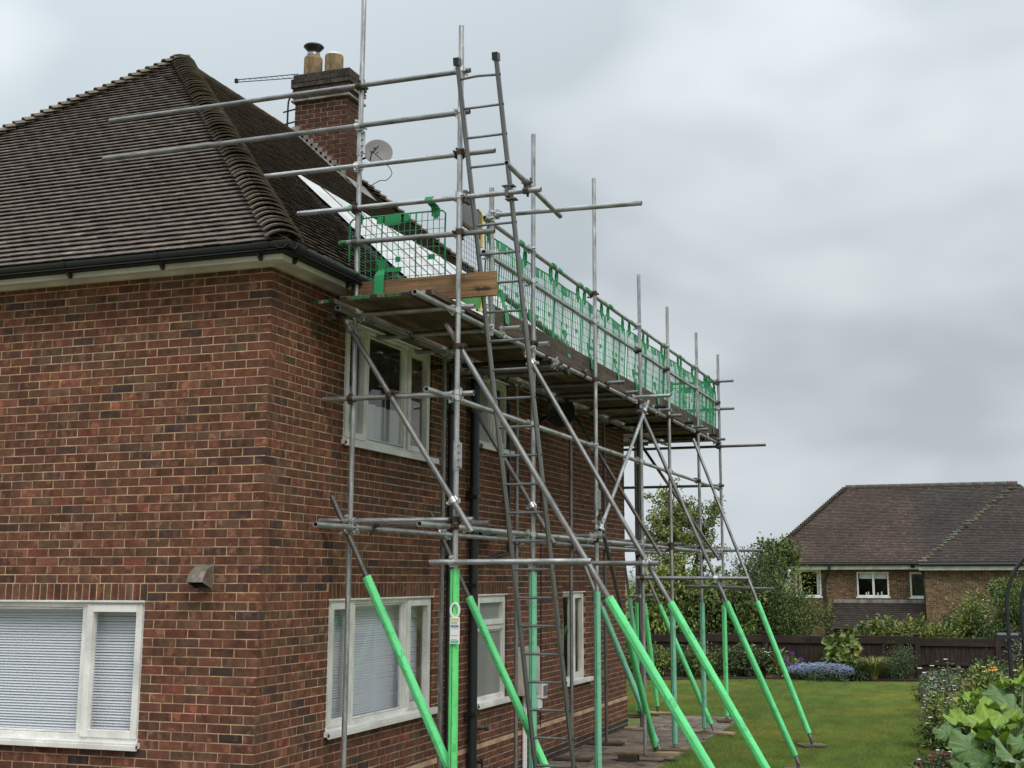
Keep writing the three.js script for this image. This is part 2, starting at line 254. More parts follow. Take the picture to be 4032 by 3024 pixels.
function course(side, k) {
  const map = side ? mapR : mapL, opens = side ? openR : openL, y0 = Yc(k + 1) + H2, y1 = Yc(k) - H2, odd = ((k % 2) + 2) % 2 === 1;
  const n0 = k >= 60 ? .018 : 0, lim = side ? 11.165 : 5.2, list = [];
  if (!side) { const L = odd ? .1025 : .2165; list.push([-L, 0, odd ? .2165 : .1025]); for (let u = -L - 2 * JH; u > -lim; u -= MOD) list.push([u - MOD + 2 * JH, u, .06]); }
  else { let u = (odd ? .2165 : .1025) + 2 * JH; for (; u < lim - .05; u += MOD) list.push([u, Math.min(u + MOD - 2 * JH, lim), .06]); }
  let segs = list;
  const cut = (a, b) => { const out = []; for (const [p, q, D] of segs) { if (q <= a || p >= b) out.push([p, q, D]); else { if (a - p > .035) out.push([p, a, D]); if (q - b > .035) out.push([b, q, D]); } } segs = out; };
  for (const [a, b, ka, kb] of opens) { if (k >= ka && k < kb) cut(a, b); if (ka === 37 && (k === 35 || k === 36)) cut(a - .02, b + .02); }
  for (const [p, q, D] of segs) { const j = rngf((k * 911 + Math.round(p * 1000) * 17 + side * 7919) >>> 0); const s = j(), jit = (s - .5) * .004; wallBricks.push({ map, u0: p + (q - p < .1 ? 0 : jit * .5), u1: q, y0, y1, D, n0: n0 + (k >= 60 ? 0 : 0), side, k, seed: (k * 7907 + Math.round(p * 1000) * 31 + side * 104729) >>> 0, dk: k >= 64 }); }
  if (k === 36) for (const [a, b, ka] of opens) if (ka === 37) { const n = Math.round((b - a + .04) / .0752), w = (b - a + .04) / n; for (let i = 0; i < n; i++) wallBricks.push({ map, u0: a - .02 + i * w + JH, u1: a - .02 + (i + 1) * w - JH, y0: Yc(37) + H2, y1: Yc(35) - H2, D: .06, n0: 0, side, k, seed: (i * 1237 + side * 99 + Math.round(a * 100) * 5) >>> 0 }); }
}
for (let k = -1; k <= 66; k++) { course(0, k); course(1, k); }
// walls: mortar-coloured body with real openings
function wallBody(w, opens, map) {
  const s = new THREE.Shape(); s.moveTo(w[0], -.3); s.lineTo(w[1], -.3); s.lineTo(w[1], 5.045); s.lineTo(w[0], 5.045);
  for (const [a, b, ka, kb] of opens) { const h = new THREE.Path(), y0 = Yc(kb) - .004, y1 = ka <= 2 ? Yc(ka) + .004 : Yc(ka) + .004, e = .006; h.moveTo(a - e, y0); h.lineTo(a - e, y1); h.lineTo(b + e, y1); h.lineTo(b + e, y0); s.holes.push(h); }
  const g = clean(new THREE.ExtrudeGeometry(s, { depth: .27, bevelEnabled: false })); g.translate(0, 0, -.2735);
  const p = g.attributes.position, n = g.attributes.normal; for (let i = 0; i < p.count; i++) { const q = map(p.getX(i), p.getY(i), p.getZ(i)), m = map(n.getX(i), n.getY(i), n.getZ(i)); p.setXYZ(i, ...q); n.setXYZ(i, ...m); }
  return g;
}
const wallL = part(house, 'wall', wallBody([XW, -.0035], openL, mapL), mat.mortar, 'shorter side wall with the vent hood');
const wallR = part(house, 'wall', wallBody([.2765, 11.17], openR, mapR), mat.mortar, 'long wall with two storeys of windows');
part(house, 'back_wall', [box(XW, XW + .28, -.3, 5.045, ZF, -.28), box(XW + .28, -.29, -.3, 5.045, ZF + .006, ZF + .28)], mat.mortar);
part(house, 'room_lining', [box(XW + .3, -.3, .05, .1, ZF + .3, -.3), box(-3.9, -3.8, .1, 5.0, ZF + .3, -.3), box(-3.78, -.3, 2.55, 2.75, ZF + .3, -.3), box(-3.78, -.3, .1, 2.54, -4.0, -3.9), box(-3.78, -.3, 2.76, 5.0, -4.0, -3.9), box(-3.78, -.3, .1, 5.0, -7.2, -7.1), box(-3.78, -.3, 5.0, 5.03, ZF + .3, -.3)], mat.room);
{
  const score = b => { const c = b.map((b.u0 + b.u1) / 2, (b.y0 + b.y1) / 2, 0); const d = Math.hypot(c[0] - 5.645, c[1] - 2.37, c[2] - 9.155); const vis = b.side ? 0 : (c[0] > -2.75 && c[1] > .95 && c[1] < 4.9); return vis ? (b.u1 - b.u0) / d * (b.u1 - b.u0 < .1 ? .3 : 1) : 0; };
  const ranked = wallBricks.map((b, i) => [score(b), i]).sort((a, b) => b[0] - a[0]).slice(0, 300); const single = new Set(ranked.map(a => a[1]));
  const rest = [new Acc(), new Acc()];
  wallBricks.forEach((b, i) => {
    const r = rngf(b.seed + 11); let col = tone(r); if (b.dk) col = [.07, .062, .066].map(c => c * rr(.8, 1.2, r));
    if (single.has(i)) { const a = new Acc(); brick(a, b.map, b.u0, b.u1, b.y0, b.y1, b.D, col, r, b.n0); part(wallL, 'brick', a.geo(), mat.brick); }
    else brick(rest[b.side], b.map, b.u0, b.u1, b.y0, b.y1, b.D, col, r, b.n0);
  });
  part(wallL, 'brick', rest[0].geo(), mat.brick).userData.kind = 'stuff'; part(wallR, 'brick', rest[1].geo(), mat.brick).userData.kind = 'stuff';
  // projecting plinth and its mortar fillet
  
  const fa = new Acc(), fb = new Acc(), kk = [1, 1, 1]; for (let i = 0; i < 24; i++) { const a = 11.17 * i / 24, b = 11.17 * (i + 1) / 24; fa.quad(mapR(a, .455, .019), mapR(b, .455, .019), mapR(b, .503, .001), mapR(a, .503, .001), kk, [a, 0], [b, 0], [b, .05], [a, .05]); } fb.quad(mapL(-7.8, .455, .019), mapL(.019, .455, .019), mapL(.001, .503, .001), mapL(-7.8, .503, .001), kk, [0, 0], [7.8, 0], [7.8, .05], [0, .05]); const ga = fa.geo(), gb = fb.geo(); ga.deleteAttribute('color'); gb.deleteAttribute('color'); part(wallR, 'plinth_fillet', [ga, box(-.004, .0145, -.3, .456, -11.17, 0)], mat.mortar); part(wallL, 'plinth_fillet', [gb, box(-7.8, -.0, -.3, .456, -.004, .0145)], mat.mortar);
}
// windows
function windowUnit(map, x0, x1, y0, y1, lights, label, o = {}) {
  const w = group(house, 'window', label), B = (a, b, c, d, n0, n1, ax = 1) => { const g = bevelBox(a, b, c, d, n0, n1, .003, ax, a * 3); const p = g.attributes.position, n = g.attributes.normal; for (let i = 0; i < p.count; i++) { p.setXYZ(i, ...map(p.getX(i), p.getY(i), p.getZ(i))); n.setXYZ(i, ...map(n.getX(i), n.getY(i), n.getZ(i))); } return g; };
  const fb = y0 + .045, ft = .052, fr = [B(x0 + .002, x0 + ft, fb, y1, -.09, -.022), B(x1 - ft, x1 - .002, fb, y1, -.09, -.022), B(x0 + ft, x1 - ft, y1 - ft, y1, -.09, -.022, 0), B(x0 + ft, x1 - ft, fb, fb + ft, -.09, -.022, 0), B(x0 - .004, x1 + .004, y1 - .012, y1 + .006, -.02, .012, 0)];
  for (const m of o.mull || []) fr.push(B(m - .03, m + .03, fb + ft, y1 - ft, -.09, -.0235));
  for (const [a, b, yy] of o.trans || []) fr.push(B(a, b, yy - .03, yy + .03, -.09, -.0225, 0));
  part(w, 'frame', fr, mat.pvc);
  for (const [a, b, c, d, sash, kind] of lights) {
    let e = 0; if (sash) { e = .062; part(w, 'sash_handle', [B(a + .018, a + .034, (c + d) / 2 - .05, (c + d) / 2 + .05, -.1, -.076)], mat.pvc); part(w, 'sash', [B(a, a + e, c, d, -.075, -.008), B(b - e, b, c, d, -.075, -.008), B(a + e, b - e, c, c + e, -.075, -.0085, 0), B(a + e, b - e, d - e, d, -.075, -.0085, 0)], mat.pvc); }
    else { e = .016; part(w, 'glazing_bead', [B(a, a + e, c, d, -.07, -.036), B(b - e, b, c, d, -.07, -.036), B(a + e, b - e, c, c + e, -.07, -.036, 0), B(a + e, b - e, d - e, d, -.07, -.036, 0)], mat.pvc); }
    const g = new THREE.PlaneGeometry(b - a - 2 * e + .004, d - c - 2 * e + .004); g.translate((a + b) / 2, (c + d) / 2, -.052); const p = g.attributes.position, n = g.attributes.normal; for (let i = 0; i < p.count; i++) { p.setXYZ(i, ...map(p.getX(i), p.getY(i), p.getZ(i))); n.setXYZ(i, ...map(n.getX(i), n.getY(i), n.getZ(i))); }
    part(w, 'pane', g, kind || mat.glass);
  }
  part(w, 'sill', [B(x0 - .03, x1 + (o.sr || .03), y0 + .004, y0 + .048, -.1, .062, 0), B(x0 - .03, x1 + (o.sr || .03), y0 - .012, y0 + .03, .036, .0655, 0)], mat.pvc);
  return w;
}
const HI = 2.185;
windowUnit(mapL, -3.45, -1.11, .985, HI, [[-3.36, -1.75, 1.085, 2.13, false], [-1.70, -1.135, 1.06, 2.155, true]], 'wide window of the side wall with drawn blinds', { mull: [-1.725] });
windowUnit(mapR, 1.175, 3.46, .985, HI, [[1.23, 1.665, 1.06, 2.155, true], [1.735, 2.80, 1.085, 2.13, false], [2.87, 3.42, 1.06, 2.155, true]], 'three-light ground floor window with drawn blinds', { mull: [1.70, 2.835], sr: .10 });
windowUnit(mapR, 4.70, 5.69, .91, HI, [[4.76, 5.63, 1.83, 2.15, true, mat.frosted], [4.76, 5.63, 1.0, 1.765, false, mat.frosted]], 'ground floor window with frosted panes', { trans: [[4.75, 5.64, 1.80]], sr: .20 });
windowUnit(mapR, 7.89, 8.92, .91, HI, [[7.95, 8.36, .99, 2.13, false], [8.42, 8.88, .985, 2.155, true]], 'narrow-looking ground floor window nearest the far corner', { mull: [8.39], sr: .22 });
windowUnit(mapR, 1.345, 3.35, 3.61, 4.81, [[1.40, 1.83, 3.69, 4.77, true], [1.90, 2.70, 3.72, 4.75, false], [2.78, 3.31, 3.69, 4.77, true]], 'upper three-light window under the scaffold boards', { mull: [1.865, 2.74], sr: .08 });
windowUnit(mapR, 4.73, 5.70, 3.91, 4.81, [[4.79, 5.14, 3.99, 4.76, false, mat.frosted], [5.23, 5.66, 3.985, 4.77, true]], 'small upper window behind the ladder', { mull: [5.19], sr: .2 });
function blind(name, label, map, x0, x1, y0, y1) {
  const c = map((x0 + x1) / 2, y0, -.16), t = thing('venetian_blind', label, 'window blind', c); const n = Math.floor((y1 - y0) / .0235);
  const g0 = new THREE.BoxGeometry(x1 - x0, .0012, .026); g0.rotateX(.86); const swap = map === mapR; if (swap) { g0.rotateY(Math.PI / 2); }
  for (let i = 0; i < n; i++) { const m = shadow(new THREE.Mesh(g0, mat.slat)); m.name = 'slat'; m.position.set(0, y1 - c[1] - .03 - i * .0235 - y0 + y0, 0); m.rotation.set(swap ? rr(-.0025, .0025) : rr(-.07, .07), 0, swap ? rr(-.07, .07) : rr(-.0025, .0025)); t.add(m); }
  const hr = map((x0 + x1) / 2, y1, -.16); part(t, 'head_rail', swap ? box(hr[0] - .02, hr[0] + .02, y1 - .02, y1 + .015, -x1, -x0) : box(x0, x1, y1 - .02, y1 + .015, hr[2] - .02, hr[2] + .02), mat.slat);
}
blind('', 'pale slatted blind drawn in the side wall window', mapL, -3.38, -1.165, 1.06, 2.12);
blind('', 'pale slatted blind drawn in the three-light ground floor window', mapR, 1.24, 3.40, 1.06, 2.12);
{ // curtains and furniture seen through the glass
  const cur = (label, x, z0, z1, y0, y1) => { const p = [], n = 40; const s = new THREE.Shape(); const pts = []; for (let i = 0; i <= n; i++) pts.push([lerp(z0, z1, i / n), x + .022 * Math.sin(i * 1.25)]); const g = new THREE.BufferGeometry(), q = [], id = []; pts.forEach(([z, xx]) => { q.push(xx, y0, z, xx, y1, z); }); for (let i = 0; i < n; i++) { const a = 2 * i; id.push(a, a + 2, a + 1, a + 1, a + 2, a + 3); } g.setAttribute('position', new THREE.Float32BufferAttribute(q, 3)); g.setIndex(id); g.computeVertexNormals(); const c = thing('curtain', label, 'curtain', [x, y0, (z0 + z1) / 2]); part(c, 'cloth', clean(g), mat.curtain); };
  cur('white half-height net curtain in the upper three-light window', -.3, -3.34, -1.36, 3.62, 4.15);
  cur('grey curtain edge behind the far ground floor window', -.34, -8.9, -8.72, .9, 2.2);
}
// soffit, fascia, gutters
const sof = part(house, 'soffit', [box(-.28, .2, 5.028, 5.046, ZF - .3, .2), box(-8.0, -.28, 5.0275, 5.0455, -.28, .2)], mat.fascia);
part(house, 'soffit_trim', [box(.0, .045, 5.002, 5.028, ZF - .2, .045), box(-8, 0, 5.0022, 5.0278, 0, .045), box(.10, .106, 5.0235, 5.028, ZF - .2, .1)], mat.fascia);
part(house, 'fascia_board', [bevelBox(.2, .22, 5.005, 5.17, ZF - .3, .22, .003), bevelBox(-8.0, .2, 5.0052, 5.1698, .2, .22, .003, 0)], mat.fascia);
function gutterRun(a, b, alongX, pos) {
  const R = .058, s = new THREE.Shape(), n = 12; for (let i = 0; i <= n; i++) { const t = Math.PI + Math.PI * i / n; s[i ? 'lineTo' : 'moveTo'](R * Math.cos(t), R * Math.sin(t)); } s.lineTo(R * .9, .012); for (let i = n; i >= 0; i--) { const t = Math.PI + Math.PI * i / n; s.lineTo(.9 * R * Math.cos(t), .9 * R * Math.sin(t)); }
  const g = new THREE.ExtrudeGeometry(s, { depth: b - a, bevelEnabled: false, curveSegments: 4 }); if (alongX) { g.rotateY(Math.PI / 2); g.translate(a, 5.125, pos); } else g.translate(pos, 5.125, a); return clean(g);
}
const gut = part(house, 'gutter', [gutterRun(ZF - .35, .30, false, .283), gutterRun(-8.1, .30, true, .283)], mat.black);
{ // corner piece, unions and brackets
  const G = []; const cyl = (x, z, alongX, l, r = .066) => { const g = new THREE.CylinderGeometry(r, r, l, 14, 1, false, 0, Math.PI); if (alongX) { g.rotateX(0); g.rotateZ(Math.PI / 2); g.rotateX(0); } else { g.rotateX(Math.PI / 2); } return g; };
  const ring = (c, alongX, l) => { const s = new THREE.Shape(), n = 12, R = .067; for (let i = 0; i <= n; i++) { const t = Math.PI + Math.PI * i / n; s[i ? 'lineTo' : 'moveTo'](R * Math.cos(t), R * Math.sin(t) + .004); } s.lineTo(.056, .006); for (let i = n; i >= 0; i--) { const t = Math.PI + Math.PI * i / n; s.lineTo(.056 * Math.cos(t), .056 * Math.sin(t)); } const g = new THREE.ExtrudeGeometry(s, { depth: l, bevelEnabled: false }); if (alongX) { g.rotateY(Math.PI / 2); g.translate(c - l / 2, 5.125, .283); } else g.translate(.283, 5.125, c - l / 2); return clean(g); };
  G.push(ring(.10, true, .12), ring(.29, true, .16), ring(.10, false, .12), ring(.27, false, .14), ring(-1.15, false, .1), ring(-3.4, true, .1));
  part(house, 'gutter_union', G, mat.black);
  const brk = []; const bracket = (c, alongX) => { const s = new THREE.Shape(); s.moveTo(.222, 5.06); s.lineTo(.222, 5.0); s.lineTo(.236, 5.0); s.lineTo(.30, 5.062); s.lineTo(.285, 5.066); s.lineTo(.24, 5.03); s.lineTo(.24, 5.06); const g = new THREE.ExtrudeGeometry(s, { depth: .028, bevelEnabled: false }); if (alongX) { g.rotateY(-Math.PI / 2); g.translate(c, 0, 0); } else g.translate(0, 0, c); const r = ring(c + (alongX ? -.014 : .014), alongX, .03); return [clean(g), r]; };
  for (const x of [.04, -.93, -1.9, -2.87, -3.84, -4.8]) part(gut, 'gutter_bracket', bracket(x, true), mat.black);
  for (const z of [.02, -.93, -1.9, -2.87, -3.84, -4.8, -5.8, -6.8, -7.8, -8.8, -9.8, -10.8]) part(gut, 'gutter_bracket', bracket(z, false), mat.black);
}
// roof body
const xr = -3.9, z0r = -3.92, z1r = -7.25, yr = EAVE + TAN * (OV + 3.9), xl = 2 * xr - OV, zfar = ZF - OV;
{
  const e = .02, A = [xl, EAVE - e, OV], B = [OV, EAVE - e, OV], C = [OV, EAVE - e, zfar], D = [xl, EAVE - e, zfar], P = [xr, yr - e, z0r], Q = [xr, yr - e, z1r], a = new Acc(), k = [1, 1, 1], o = [0, 0];
  const t = (p, q, r) => a.tri(p, q, r, k, o, o, o); t(A, B, P); t(B, C, Q); t(B, Q, P); t(C, D, Q); t(D, A, P); t(D, P, Q);
  const f = EAVE + .09; const dn = p => [p[0], 5.05, p[2]]; t(dn(A), dn(C), dn(B)); t(dn(A), dn(D), dn(C));
  const g = a.geo(); g.deleteAttribute('color'); var roof = part(house, 'roof', g, mat.felt, 'hipped roof of brown plain tiles, partly stripped');
}
const slopeZ = (u, s, n) => [u, EAVE + s * SP + n * CP, OV - s * CP + n * SP], slopeX = (u, s, n) => [OV - s * CP + n * SP, EAVE + s * SP + n * CP, -u];
const tileTones = [[.275, .228, .202], [.285, .238, .21], [.265, .218, .194], [.26, .212, .19], [.295, .25, .222], [.255, .222, .20], [.27, .22, .207]];
function tile(acc, map, u0, u1, s, col, r, th = .012, lift = .041) {
  const L = .135, tw = rr(-.0018, .0018, r), ft = lift + rr(-.002, .003, r), hb = .008, uo = r() * 5, vo = r() * 5, cm = .0008 + rr(0, .0012, r), um = (u0 + u1) / 2 + rr(-.02, .02, r), sj = rr(-.0025, .0025, r);
  const tl = map(u0, s + sj + tw, ft), tm = map(um, s + sj, ft + cm), tr = map(u1, s + sj - tw, ft), hl = map(u0, s + L, hb), hm = map(um, s + L, hb + cm), hr = map(u1, s + L, hb);
  const bl = map(u0, s + sj + tw + .002, ft - th), bm = map(um, s + sj + .002, ft - th + cm), br = map(u1, s + sj - tw + .002, ft - th);
  const U = (u, q) => [u + uo, q + vo];
  acc.quad(tl, tm, hm, hl, col, U(u0, s), U(um, s), U(um, s + L), U(u0, s + L)); acc.quad(tm, tr, hr, hm, col, U(um, s), U(u1, s), U(u1, s + L), U(um, s + L));
  acc.quad(bl, bm, tm, tl, col, U(u0, s - .02), U(um, s - .02), U(um, s), U(u0, s)); acc.quad(bm, br, tr, tm, col, U(um, s - .02), U(u1, s - .02), U(u1, s), U(um, s));
  acc.quad(map(u0, s + L, hb - th), bl, tl, hl, col, U(0, 0), U(.1, 0), U(.1, .02), U(0, .02)); acc.quad(br, map(u1, s + L, hb - th), hr, tr, col, U(0, 0), U(.1, 0), U(.1, .02), U(0, .02));
}
{
  const GAUGE = .0978, TW = .167, ROWS = 59, tiles = [];
  for (const side of [0, 1]) for (let i = 0; i < ROWS; i++) {
    const s = .075 + i * GAUGE, x = OV - s * CP, lo = side ? -(OV - s * CP) : xl + s * CP, hi = side ? -(zfar + s * CP) : OV - s * CP;
    for (let c = Math.floor(lo / TW) - 1; c * TW < hi; c++) {
      let u0 = c * TW + (i % 2 ? TW / 2 : 0) + .0006, u1 = u0 + TW - .0012; u0 = Math.max(u0, lo); u1 = Math.min(u1, hi); if (u1 - u0 < .02) continue;
      if (side) { const z = -(u0 + u1) / 2, edge = -3.06 + .25 * smooth(-1.3, .2, x) - .12 * smooth(-1.2, -1.8, x) + (i % 3 === 0 ? .09 : 0); if (x > -1.86 && z < edge) continue; }
      tiles.push([side, u0, u1, s, i, c]);
    }
  }
  const sc = t => { const m = (t[0] ? slopeX : slopeZ)((t[1] + t[2]) / 2, t[3], 0), d = Math.hypot(m[0] - 5.645, m[1] - 2.37, m[2] - 9.155); return t[0] || m[0] < -3.1 || t[2] - t[1] < .15 ? 0 : 1 / d; };
  const single = new Set(tiles.map((t, i) => [sc(t), i]).sort((a, b) => b[0] - a[0]).slice(0, 300).map(a => a[1])), rest = new Acc();
  tiles.forEach((t, i) => { const r = rngf(t[4] * 977 + (t[5] + 90) * 131 + t[0] * 55 + 3), k = rr(.93, 1.07, r), col = tileTones[Math.floor(r() * tileTones.length)].map(c => c * k), map = t[0] ? slopeX : slopeZ; if (single.has(i)) { const a = new Acc(); tile(a, map, t[1], t[2], t[3], col, r); part(roof, 'roof_tile', a.geo(), mat.tile); } else tile(rest, map, t[1], t[2], t[3], col, r); });
  part(roof, 'roof_tile', rest.geo(), mat.tile).userData.kind = 'stuff';
  // bonnet tiles along the hips
  function bonnet(c, d, up, tone) { // c tail centre, d direction up the hip
    const D = d.clone().normalize(), lat = new THREE.Vector3().crossVectors(D, up).normalize(), a = new Acc(), N = 8, L = .21, tt = .016;
    const pt = (k, t, dr) => { const ang = lerp(-1.15, 1.15, k / N), r = lerp(.145, .12, t) + dr, dn = lerp(.035, .075, t); const P = c.clone().addScaledVector(D, L * t).addScaledVector(lat, r * 1.25 * Math.sin(ang)).addScaledVector(up, r * .95 * Math.cos(ang) - dn + .012); return [P.x, P.y, P.z]; };
    for (let k = 0; k < N; k++) { const U = (x, y) => [x * .04 + c.y, y * .2 + c.x]; a.quad(pt(k, 0, 0), pt(k + 1, 0, 0), pt(k + 1, 1, 0), pt(k, 1, 0), tone, U(k, 0), U(k + 1, 0), U(k + 1, 1), U(k, 1)); a.quad(pt(k, 0, -tt), pt(k + 1, 0, -tt), pt(k + 1, 0, 0), pt(k, 0, 0), tone, U(k, 0), U(k + 1, 0), U(k + 1, .1), U(k, .1)); a.quad(pt(k + 1, 0, -tt), pt(k, 0, -tt), pt(k, 1, -tt), pt(k + 1, 1, -tt), tone, U(k, 0), U(k + 1, 0), U(k + 1, 1), U(k, 1)); }
    return a.geo();
  }
  const hips = [[[OV, EAVE, OV], [xr, yr, z0r], [1, 1.08, 1]], [[xl, EAVE, OV], [xr, yr, z0r], [-1, 1.08, 1]], [[OV, EAVE, zfar], [xr, yr, z1r], [1, 1.08, -1]]];
  hips.forEach(([p, q, u], hI) => { const A = V(p), B = V(q), D = B.clone().sub(A), up = V(u); up.addScaledVector(D.clone().normalize(), -up.dot(D.clone().normalize())).normalize(); for (let i = 0; i < ROWS; i++) { const r = rngf(i * 37 + hI * 1000 + 7), t = (.075 + i * GAUGE) / (ROWS * GAUGE + .06), c = A.clone().addScaledVector(D, t); c.addScaledVector(up, rr(-.006, .008, r)); const k = rr(.78, 1.15, r); const m = part(roof, 'hip_tile', bonnet(c, D, up, [.28 * k, .24 * k, .195 * k]), mat.tile); } });
  // ridge
  for (let i = 0; i < 11; i++) { const a = [xr, yr - .03, z0r + .12 - i * .31], b = [xr, yr - .03, z0r + .12 - i * .31 - .318], r = rngf(i + 70); const g = new THREE.CylinderGeometry(.135, .128, .318, 14, 1, false, -Math.PI / 2, Math.PI); const gg = along(g, b, a); rotAbout(gg, a, 0, 0, 0); const col = new Float32Array(gg.attributes.position.count * 3); const kk = rr(.85, 1.15, r); for (let q = 0; q < col.length; q += 3) { col[q] = .15 * kk; col[q + 1] = .12 * kk; col[q + 2] = .07 * kk; } gg.setAttribute('color', new THREE.BufferAttribute(col, 3)); part(roof, 'ridge_tile', gg, mat.tile); }
  { const g = new THREE.SphereGeometry(.15, 14, 10); g.scale(1, .55, 1.2); g.translate(xr, yr + .01, z0r - .02); const col = new Float32Array(g.attributes.position.count * 3); for (let q = 0; q < col.length; q += 3) { col[q] = .16; col[q + 1] = .13; col[q + 2] = .055; } g.setAttribute('color', new THREE.BufferAttribute(col, 3)); part(roof, 'hip_end_cap', g, mat.tile); }
  // stripped area: white breather membrane held by dark straps
  { const a = new Acc(), k = [1, 1, 1], s0 = .08, s1 = (OV + 1.86) / CP, f = s => -(zfar + s * CP) - .12, N = 10; for (let i = 0; i < N; i++) { const p = lerp(s0, s1, i / N), q = lerp(s0, s1, (i + 1) / N); for (let j = 0; j < 14; j++) { const U = (s, t) => lerp(3.28, f(s), t), t0 = j / 14, t1 = (j + 1) / 14, W = (s, t) => .010 + .022 * vnoise3(s * 3.2, t * 13, 3); a.quad(slopeX(U(p, t0), p, W(p, t0)), slopeX(U(p, t1), p, W(p, t1)), slopeX(U(q, t1), q, W(q, t1)), slopeX(U(q, t0), q, W(q, t0)), k, [U(p, t0), p], [U(p, t1), p], [U(q, t1), q], [U(q, t0), q]); } } const g = a.geo(); g.deleteAttribute('color'); part(roof, 'breather_membrane', g, mat.membrane, 'white membrane where tiles are stripped');
    for (let u = 3.95; u < 8.4; u += .92) { const a0 = slopeX(u, .1, .032), a1 = slopeX(u, 2.95, .032); part(roof, 'membrane_strap', rod(a0, a1, .006, 5), mat.strap); } }
}
